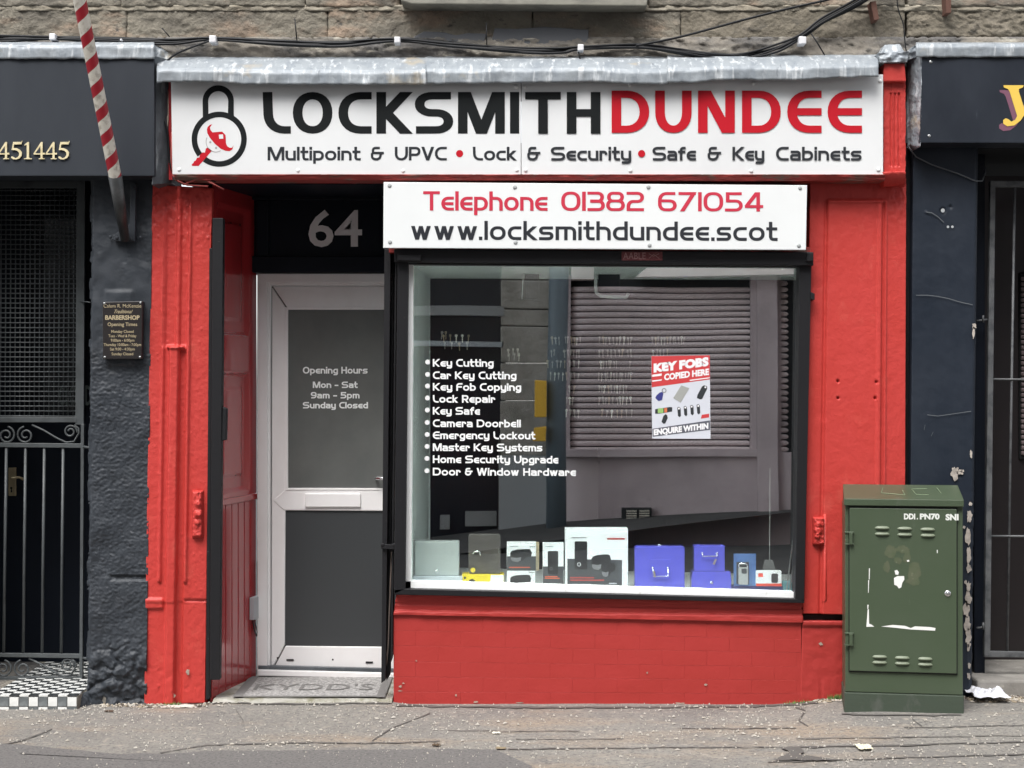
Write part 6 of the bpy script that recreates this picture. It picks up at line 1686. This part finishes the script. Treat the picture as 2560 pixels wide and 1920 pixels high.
m = MB(); m.dome(((x0 + x1) / 2, YD - .02, lerp(z0, z1, .5)), .0075, h=.3, n=12); m.build('keyhole_plate', CHROME, t, smooth=True)
zl = z1
t, x0, x1, z0, z1 = good('cash_box', 'small upright blue cash box with chrome handle on top of another', 'cash box', 1736, 1812, 1364, y=YD - .02, base=zl, group='blue cash boxes')
rbox('box_body', x0, x1, YD - .02, YD + .05, z0, z1, .004, BLUE, t, .003)
m = MB(); m.tube([(x0 + .002, YD - .012, z1 - .006), (x1 - .002, YD - .012, z1 - .006)], .006, 8); m.build('lid_roll', BLUE, t, smooth=True)
m = MB(); m.dome((lerp(x0, x1, .14), YD - .01, z1), .007, ax=(0, 0, 1), h=.9, n=8); m.dome((lerp(x0, x1, .90), YD - .01, z1), .006, ax=(0, 0, 1), h=.9, n=8); m.build('lid_stop', BLUE, t, smooth=True)
handle_on(lerp(x0, x1, .26), lerp(x0, x1, .74), lerp(z0, z1, .60), lerp(z0, z1, .70), YD - .022, t)
m = MB(); m.tube([(lerp(x0, x1, .70), YD - .034, lerp(z0, z1, .48)), (lerp(x0, x1, .62), YD - .036, lerp(z0, z1, .28))], .005, 6); m.build('hanging_keys', BRASSY, t)

t, x0, x1, z0, z1 = good('blue_tray', 'thin dark blue box lying under the padlock pack', 'box', 1830, 1958, 1466)
m = MB(); m.box(x0, x1, YD + .01, YD + .09, z0 - .002, max(z1, z0 + .012)); m.build('box_body', mat('navy blue card', (0.03, 0.035, 0.17), 0.4), t, bevel=.002)
zl = max(z1, z0 + .012)
t, x0, x1, z0, z1 = good('key_safe_blister', 'blue blister pack holding a grey key safe', 'packaged goods', 1835, 1891, 1385, base=zl)
m = MB(); m.box(x0, x1, YD + .012, YD + .016, z0, z1); m.build('backing_card', mat('blue card', (0.10, 0.20, 0.42), 0.45, var=[((0.05, 0.12, 0.33), 6, 0.5, 0.1, ONE)]), t, bevel=.001)
m = MB(); m.box(lerp(x0, x1, .12), lerp(x0, x1, .68), YD + .010, YD + .013, lerp(z0, z1, .06), lerp(z0, z1, .74)); m.build('tray_shape', CARD_K, t)
rbox('key_safe_body', lerp(x0, x1, .20), lerp(x0, x1, .62), YD - .012, YD + .012, lerp(z0, z1, .05), lerp(z0, z1, .58), .007, mat('grey key safe', (0.42, 0.43, 0.42), 0.4, metal=.2), t)
rbox('dial_window', lerp(x0, x1, .32), lerp(x0, x1, .55), YD - .014, YD - .011, lerp(z0, z1, .40), lerp(z0, z1, .55), .005, CARD_K, t, 0)
m = MB(); m.tube([(lerp(x0, x1, .22), YD, lerp(z0, z1, .55)), (lerp(x0, x1, .22), YD, lerp(z0, z1, .66)), (lerp(x0, x1, .30), YD, lerp(z0, z1, .70)), (lerp(x0, x1, .54), YD, lerp(z0, z1, .70)), (lerp(x0, x1, .60), YD, lerp(z0, z1, .66)), (lerp(x0, x1, .60), YD, lerp(z0, z1, .55))], .004, 8); m.build('shackle', CHROME, t, smooth=True)
t, x0, x1, z0, z1 = good('key_fob_box', 'small white box with red foot stripe at the right of the display', 'box', 1890, 1954, 1428, base=zl)
m = MB(); m.box(x0, x1, YD, YD + .05, z0, z1); m.build('box_body', CARD_W, t, bevel=.001)
m = MB(); P3(m, [(x0, z0), (x1, z0), (x1, lerp(z0, z1, .18)), (x0, lerp(z0, z1, .18))], YD - .0006); P3(m, [(lerp(x0, x1, .08), lerp(z0, z1, .62)), (lerp(x0, x1, .28), lerp(z0, z1, .60)), (lerp(x0, x1, .27), lerp(z0, z1, .86)), (lerp(x0, x1, .10), lerp(z0, z1, .86))], YD - .0006); m.build('red_print', mat('bright red print', (0.72, 0.07, 0.04), 0.5), t)
m = MB(); P3(m, rr(lerp(x0, x1, .60), lerp(x0, x1, .86), lerp(z0, z1, .22), lerp(z0, z1, .84), .007), YD - .0006); m.build('fob_picture', PK, t)
t, x0, x1, z0, z1 = good('grey_tag', 'grey rounded tag hanging from a cord above the small white box', 'tag', 1905, 1940, 1400, y=YD + .08, base=zl + .07)
m = MB(); s_ = (CAM_D + YD + .08) / F
zt_, zb2 = CAM_H + (960 - 1400) * s_, CAM_H + (960 - 1436) * s_
m.prism([(x0, YD + .08, zb2), (x1, YD + .08, zb2), (x1 - .004, YD + .08, lerp(zb2, zt_, .5)), (x1 - .016, YD + .08, zt_), (x0 + .016, YD + .08, zt_), (x0 + .006, YD + .08, lerp(zb2, zt_, .5))], (0, .012, 0)); m.build('tag_body', mat('grey rubber', (0.10, 0.10, 0.10), 0.6), t, bevel=.003)
m = MB(); m.tube([((x0 + x1) / 2 + .004, YD + .085, zt_), ((x0 + x1) / 2 + .006, YD + .085, CAM_H + (960 - 1170) * s_)], .0012, 5); m.build('cord', mat('pale thread', (0.4, 0.42, 0.4), 0.6), t)
t, x0, x1, z0, z1 = good('window_rods', 'pale metal rods leaning in the right corner of the window', 'rods', 1962, 1992, 1290, y=YD)
for k, (a, b, c, d) in enumerate([(1994, 1262, 1966, 1480), (1998, 1300, 1974, 1482)]):
    m = MB(); m.tube([W(a, b, YD), W(c, d, YD)], .0035, 6); m.build('rod', STEEL, t)
t, x0, x1, z0, z1 = good('teal_packet', 'small teal packet in the right corner of the window', 'packaged goods', 1955, 1988, 1452, y=YD + .02)
m = MB(); m.box(x0, x1, YD + .02, YD + .04, z0, z1); m.build('packet_body', mat('teal plastic', (0.12, 0.30, 0.33), 0.3, var=[((0.55, 0.62, 0.62), 30, 0.56, 0.06, (1, 1, .3))]), t, bevel=.003)

# ---------------------------------------------------------------- key fob poster stuck inside the glass
pt = thing('key_fob_poster', 'red and white poster reading KEY FOBS COPIED HERE in the window', 'poster', W(1702, 1098, 0.04))
YO = YG - 0.0016
Zp = lambda a, b: (1580 + a * 240 / 1531.0, 860 + b * 260 / 1659.0)
m = MB(); m.slab([Zp(322, 1508), Zp(1252, 1512), Zp(1240, 178), Zp(308, 192)], YO, YO + 0.0008); m.build('poster_sheet', mat('poster paper', (0.66, 0.69, 0.76), 0.6, var=[((0.60, 0.62, 0.68), 4, 0.5, 0.2, (1, 1, 3))]), pt)
YO -= 0.0004
m = MB(); m.flat([Zp(314, 690), Zp(1242, 565), Zp(1240, 180), Zp(310, 194)], YO); m.flat([Zp(1098, 1192), Zp(1228, 1172), Zp(1232, 1110), Zp(1112, 1130)], YO); m.build('red_print', mat('poster red', (0.58, 0.05, 0.055), 0.5), pt)
m = MB(); m.flat([Zp(330, 1480), Zp(1245, 1370), Zp(1243, 1218), Zp(326, 1352)], YO); m.build('grey_band', mat('poster grey', (0.10, 0.105, 0.13), 0.5), pt)
YO -= 0.0004
sl = -110 / 900.0
def pline(s_, xa, xb, ybl, cap, bo=.05):
    a, b = Zp(xa, ybl); c, d = Zp(xb, ybl)
    plain_text(m, s_, a, c, b - cap * 240 / 1531.0, b, YO, bold=bo, slope=sl)
m = MB()
PWH = mat('poster white', (0.84, 0.84, 0.86), 0.5)
for s_, xa_, xb_, bl_, cp_, bo_ in [('KEY FOBS', 345, 1222, 445, 135, .07), ('COPIED HERE', 512, 1228, 575, 100, .05), ('ENQUIRE WITHIN', 345, 1218, 1452, 92, .06)]:
    m = MB(); pline(s_, xa_, xb_, bl_, cp_, bo_); m.build('poster_words', PWH, pt)
m = MB()
m.flat([Zp(322, 525), Zp(470, 506), Zp(475, 470), Zp(322, 490)], YO); m.flat([Zp(322, 602), Zp(470, 584), Zp(480, 562), Zp(322, 582)], YO); m.flat([Zp(920, 590), Zp(1242, 545), Zp(1242, 530), Zp(920, 572)], YO)
m.build('white_stripes', bpy.data.materials['poster white'], pt)['kind'] = 'stuff'
def blob(pts, mt, nm='picture'):
    mm = MB(); mm.flat([Zp(*p) for p in pts], YO); mm.build(nm, mt, pt)
PKB = mat('poster black', (0.035, 0.04, 0.045), 0.4)
m = MB()
m.flat([Zp(*p) for p in [(370, 860), (420, 908), (480, 895), (500, 790), (480, 765), (440, 775), (390, 820)]], YO)
m.build('blue_fob_picture', mat('poster blue', (0.045, 0.05, 0.22), 0.4), pt)
m = MB()
for k in range(14):
    a, b = 2 * math.pi * k / 14, 2 * math.pi * (k + 1) / 14
    m.flat([Zp(512 + 38 * math.cos(a), 742 + 38 * math.sin(a)), Zp(512 + 38 * math.cos(b), 742 + 38 * math.sin(b)), Zp(512 + 26 * math.cos(b), 742 + 26 * math.sin(b)), Zp(512 + 26 * math.cos(a), 742 + 26 * math.sin(a))], YO)
m.build('ring_picture', PG, pt)
blob([(658, 862), (775, 935), (915, 705), (785, 660)], mat('poster card grey', (0.36, 0.37, 0.35), 0.5), 'card_picture')
m = MB()
m.flat([Zp(*p) for p in [(1035, 862), (1090, 885), (1120, 875), (1200, 710), (1195, 675), (1150, 658), (1115, 680), (1045, 810)]], YO)
for cx, cy in [(750, 1085), (852, 1070), (956, 1055), (1058, 1042)]: m.flat([Zp(cx - 28, cy - 70), Zp(cx - 18, cy + 60), Zp(cx + 8, cy + 82), Zp(cx + 30, cy + 60), Zp(cx + 24, cy - 60), Zp(cx, cy - 84)], YO)
m.flat([Zp(*p) for p in [(470, 1240), (500, 1272), (530, 1268), (570, 1180), (560, 1135), (535, 1118), (500, 1150)]], YO)
m.flat([Zp(*p) for p in [(368, 1110), (412, 1112), (640, 1078), (642, 1010), (600, 1005), (370, 1040)]], YO)
m.build('black_fob_picture', PKB, pt)
YO -= 0.0004
m = MB()
for k, (xa_, xb_) in enumerate([(412, 455), (455, 500)]): m.flat([Zp(xa_, 1106), Zp(xb_, 1100), Zp(xb_, 1022), Zp(xa_, 1028)], YO)
m.build('green_print', mat('poster green', (0.30, 0.50, 0.16), 0.5), pt)
m = MB(); m.flat([Zp(515, 1096), Zp(560, 1090), Zp(560, 1018), Zp(515, 1024)], YO); m.build('orange_print', mat('poster orange', (0.66, 0.18, 0.08), 0.5), pt)
m = MB(); [disc(m, *Zp(cx, cy), 2.4, YO, n=10) for cx, cy in [(748, 1030), (850, 1015), (952, 1000), (1056, 988), (1170, 690)]]; m.build('highlight_print', bpy.data.materials['poster white'], pt)

# ---------------------------------------------------------------- far side of the street (seen mirrored in the glass)
D2 = 18.5; YM = 0.06 - (D2 - CAM_D)
def V(px, py, out=0.0):
    """survey position of a mirrored point on the far facade"""
    D = D2 - 1.5 * max(0.0, min(660.0, px - 1420.0)) / 470.0
    s = D / F
    return Vector(((px - 1280) * s, 0.06 - (D - CAM_D) + out, CAM_H + (960 - py) * s))
far = thing('far_shopfront', 'mauve shuttered shopfront across the street seen mirrored in the glass', 'shopfront', (1.5, YM, 0))
def vbox(nm, x0, y0, x1, y1, out, mt, par=None, bevel=0.0, back=-0.3):
    a, b, c, d = V(x0, y1, out), V(x1, y1, out), V(x1, y0, out), V(x0, y0, out)
    m_ = MB(); m_.prism([a, b, c, d], (0, back - out, 0)); return m_.build(nm, mt, par or far, bevel=bevel)
MAUVE = mat('mauve wall paint', (0.50, 0.42, 0.435), 0.7, var=[((0.38, 0.32, 0.33), 1.5, 0.55, 0.15, ONE)])
MAUV2 = mat('mauve shutter', (0.64, 0.54, 0.545), 0.45, var=[((0.28, 0.23, 0.24), 0.6, 0.60, 0.12, (1, 1, 2))])
PINK = mat('pale pink board', (0.72, 0.62, 0.60), 0.6)
vbox('plinth_wall', 1398, 1130, 1420, 1480, 0.05, MAUVE); vbox('plinth_wall', 1420, 1130, 2080, 1480, 0.05, MAUVE); vbox('plinth_wall', 2080, 1130, 2600, 1480, 0.05, MAUVE)
vbox('pale_panel', 1398, 1142, 1495, 1345, 0.08, mat('lighter mauve paint', (0.56, 0.48, 0.49), 0.7))
vbox('shutter_frame', 1405, 690, 1426, 1140, 0.10, MAUVE)
vbox('shutter_frame', 1875, 690, 1950, 1140, 0.10, MAUVE)
vbox('pilaster', 1888, 640, 1938, 1300, 0.18, MAUVE)
vbox('shutter_sill', 1400, 1122, 1890, 1140, 0.16, MAUVE)
vbox('shutter_back', 1420, 600, 2080, 1140, -0.05, DARK)
SM = None
for k in range(27):
    ya = 716 + k * 15.4
    o = vbox('slat', 1427, ya, 1876, ya + 13.2, 0.03, MAUV2, bevel=0.022, back=-0.04)
for k in range(40):
    ya = 700 + k * 15.4
    o = vbox('slat', 1950, ya, 2250, ya + 13.2, 0.03, MAUV2, bevel=0.022, back=-0.04)
vbox('fascia_board', 1428, 300, 1480, 702, 0.25, PINK)
m = MB(); a = [V(1585, 696, .3), V(2080, 686, .3), V(2080, 300, .3), V(1620, 300, .3), V(1620, 668, .3)]; m.prism(a, (0, -.3, 0)); m.build('fascia_board', PINK, far)
vbox('air_vent', 1552, 1268, 1625, 1312, 0.24, DARK)
for k in range(6):
    for xa_ in (1562, 1594): vbox('vent_bar', xa_, 1273 + k * 6, xa_ + 25, 1276 + k * 6, 0.26, mat('vent steel', (0.5, 0.47, 0.40), 0.5) if 'vent steel' not in bpy.data.materials else bpy.data.materials['vent steel'], back=0.24)
st2 = thing('far_stone_pier', 'grey sandstone pier across the street seen mirrored in the glass', 'wall', V(1300, 1340))
FST = mat('far grey sandstone', (0.36, 0.345, 0.31), 0.9, var=[((0.26, 0.25, 0.22), 2.5, 0.52, 0.1, ONE)], bump=[(12, .8, .03)])
for k, (ya, yb2) in enumerate([(300, 700), (702, 770), (772, 812), (814, 905), (907, 1000), (1002, 1140)]):
    vbox('stone', 1256 - k * 1.5, ya, 1398, yb2, 0.02 + 0.01 * (k % 2), FST, st2, bevel=0.015)
vbox('grey_base', 1246, 1140, 1398, 1480, 0.06, mat('grey masonry paint', (0.34, 0.36, 0.37), 0.7), st2)
dk = thing('far_dark_shop', 'black shopfront with pale cross rails across the street seen mirrored in the glass', 'shopfront', V(1150, 1340))
vbox('shop_recess', 985, 300, 1262, 1480, -0.15, mat('black shop glass', (0.012, 0.014, 0.02), 0.2), dk)
GRAIL = mat('grey rail', (0.24, 0.25, 0.25), 0.6)
vbox('cross_rail', 985, 765, 1262, 789, 0.03, GRAIL, dk); vbox('cross_rail', 985, 853, 1258, 866, 0.03, mat('pale grey rail', (0.34, 0.37, 0.39), 0.6), dk)
vbox('side_post', 1244, 1100, 1250, 1480, 0.04, mat('brown post', (0.06, 0.05, 0.045), .6), dk)
vbox('window_bill', 1100, 1290, 1124, 1325, -0.1, GRAIL, dk); vbox('window_bill', 1162, 1282, 1240, 1318, -0.1, GRAIL, dk)
lp = thing('lamp_post', 'dark blue grey lamp post on the far pavement seen mirrored in the glass', 'lamp post', V(1388, 1345, 0.5))
m = MB(); m.tube([V(1385, 1345, .6), V(1390, 900, .6), V(1396, 600, .6), V(1402, -200, .6)], [.115, .11, .105, .09], 20); m.build('post', mat('blue grey post', (0.14, 0.18, 0.21), .45), lp, smooth=True)
yb = thing('yellow_grit_box', 'yellow box fixed to the far lamp post seen mirrored in the glass', 'box', V(1350, 1040, .75))
m = MB(); m.prism([V(1335, 1040, .8), V(1364, 1040, .8), V(1364, 952, .8), V(1335, 950, .8)], (0, -.15, 0)); m.build('box_body', mat('ochre yellow', (0.75, 0.45, 0.05), .5), yb, bevel=.01)
m = MB(); m.prism([V(1330, 1098, .8), V(1362, 1098, .8), V(1364, 1062, .8), V(1334, 1066, .8)], (0, -.12, 0)); m.build('lower_box', bpy.data.materials['ochre yellow'], yb, bevel=.01)
fw = thing('far_wall', 'plain grey rendered wall across the street at the left', 'wall', V(700, 1340))
vbox('render', -1500, -900, 983, 1480, 0.0, mat('far grey render', (0.30, 0.30, 0.29), .9, var=[((0.22, 0.22, 0.21), .8, .5, .2, ONE)]), fw)
vbox('upper_wall', 983, -900, 1420, 300, 0.0, FST, st2)
vbox('upper_wall', 1420, -900, 2080, 300, 0.0, FST, st2)
vbox('upper_wall', 2080, -900, 4200, 300, 0.0, FST, st2)
vbox('right_wall', 2300, 300, 4200, 1480, 0.0, MAUVE, far)

# ---------------------------------------------------------------- litter and weeds
def crumple(nm, lab, cat, cx, cy, w, h, mt, seed, hz=0.03, n=14):
    P = on_ground(cx, cy)
    sx_ = w * (8 + P.y) / F; sy_ = h * 0.004
    v, f = [], []
    for j in range(n + 1):
        for i in range(n + 1):
            a, b = i / n - .5, j / n - .5
            e = 1 + 0.22 * FR(a * 2 + seed, b * 2, seed, 3)
            z = hz * (0.35 + 0.9 * abs(FR(a * 2.2 + seed, b * 2.2, 3, 3)) * (1 - 1.3 * max(abs(a), abs(b))))
            v.append(P + Vector((a * sx_ * e, b * sy_ * e, z)))
    for j in range(n):
        for i in range(n):
            q = j * (n + 1) + i; f.append([q, q + 1, q + n + 2, q + n + 1])
    o = mk(nm, v, f, mt, loc=P, smooth=False)
    so = o.modifiers.new('thick', 'SOLIDIFY'); so.thickness = 0.0012
    return tag(o, lab, cat)
PAPER = mat('litter paper', (0.78, 0.79, 0.84), .7)
crumple('litter_paper', 'crumpled white paper lying by the navy pier step at right', 'litter', 2466, 1748, 88, 60, PAPER, 4, 0.085)
crumple('food_scrap', 'pale cream scrap lying on the pavement below the cabinet', 'litter', 2160, 1873, 36, 22, mat('cream scrap', (0.72, 0.67, 0.50), .7), 9, 0.03)
crumple('fallen_leaf', 'small pale scrap lying before the red brickwork', 'litter', 1241, 1834, 20, 8, mat('pale scrap', (0.70, 0.66, 0.56), .7), 13, 0.012)
crumple('fallen_leaf', 'small brown dead leaf on the pavement near the dark patch', 'leaf', 1091, 1866, 20, 8, mat('brown leaf', (0.09, 0.06, 0.035), .8), 19, 0.02)
crumple('fallen_leaf', 'yellowish dead leaf at the edge of the dark asphalt patch', 'leaf', 1252, 1873, 24, 8, mat('tan leaf', (0.24, 0.19, 0.12), .8), 23, 0.015)
crumple('yellow_wrapper', 'bright yellow scrap at the foot of the charcoal pier', 'litter', 306, 1752, 22, 14, mat('yellow scrap', (0.80, 0.55, 0.04), .5), 31, 0.065)
crumple('white_pebble', 'small white scrap left of the yellow scrap', 'litter', 277, 1754, 9, 6, PAPER, 37, 0.022, 6)
crumple('bark_chip', 'small brown chip below the charcoal pier', 'litter', 273, 1780, 22, 7, mat('bark', (0.10, 0.065, 0.045), .9), 41, 0.014)
crumple('cement_scrap', 'flat white patch of plaster dust at the red pilaster foot', 'litter', 450, 1768, 90, 14, mat('plaster dust', (0.56, 0.50, 0.45), .9), 43, 0.012)
m = MB(); rg = random.Random(17)
for k in range(420):
    px_ = rg.choice([rg.uniform(1960, 2030), rg.uniform(2070, 2112), rg.uniform(2085, 2112), rg.uniform(410, 450)])
    base = Vector((((px_ - 1280) * 7.98 / F), -0.012 - rg.uniform(0, .03), 0)); base.z = gz(base.x, base.y)
    h = rg.uniform(.008, .026) * (1.3 if px_ > 2060 else 0.8); a = rg.uniform(0, 6.3); d_ = Vector((math.cos(a), math.sin(a), 0)) * rg.uniform(.002, .014)
    w_ = Vector((-math.sin(a), math.cos(a), 0)) * rg.uniform(.0012, .003)
    m.add([base - w_, base + w_, base + d_ + Vector((0, 0, h))], [[0, 1, 2]])
tag(m.build('weeds', mat('weed green', (0.10, 0.20, 0.045), .7)), 'low green weeds sprouting along the foot of the red wall', 'weeds', kind='stuff')
m = MB()
for k in range(900):
    zone = rg.random()
    if zone < .45: px_, yy = rg.uniform(2410, 2560), -rg.uniform(-.06, .16)
    elif zone < .7: px_, yy = rg.uniform(2040, 2112), -rg.uniform(0, .07)
    else: px_, yy = rg.uniform(250, 520), -rg.uniform(0, .10)
    x = (px_ - 1280) * 7.95 / F; z = gz(x, yy)
    r = rg.uniform(.002, .008); st_ = rg.uniform(1, 2.5); an = rg.uniform(0, 3.1)
    e1 = Vector((math.cos(an), math.sin(an), 0)) * r * st_; e2 = Vector((-math.sin(an), math.cos(an), 0)) * r
    c_ = Vector((x, yy, z + .002)); up = Vector((0, 0, r * .9))
    m.add([c_ - e1, c_ - e2, c_ + e1, c_ + e2, c_ + up], [[0, 1, 4], [1, 2, 4], [2, 3, 4], [3, 0, 4]], rg.randrange(3))
tag(m.build('gutter_debris', [mat('debris tan', (0.30, 0.25, 0.18), .9), mat('debris brown', (0.10, 0.08, 0.06), .9), mat('debris pale', (0.48, 0.44, 0.38), .9)]), 'grit and dead leaf crumbs gathered at the foot of the shopfronts', 'debris', kind='stuff')
m = MB()
m.prism([W(2425, 1772, -.02), W(2425, 1740, 0), W(2660, 1712, .012), W(2660, 1775, -.02)], (0, .1, 0))
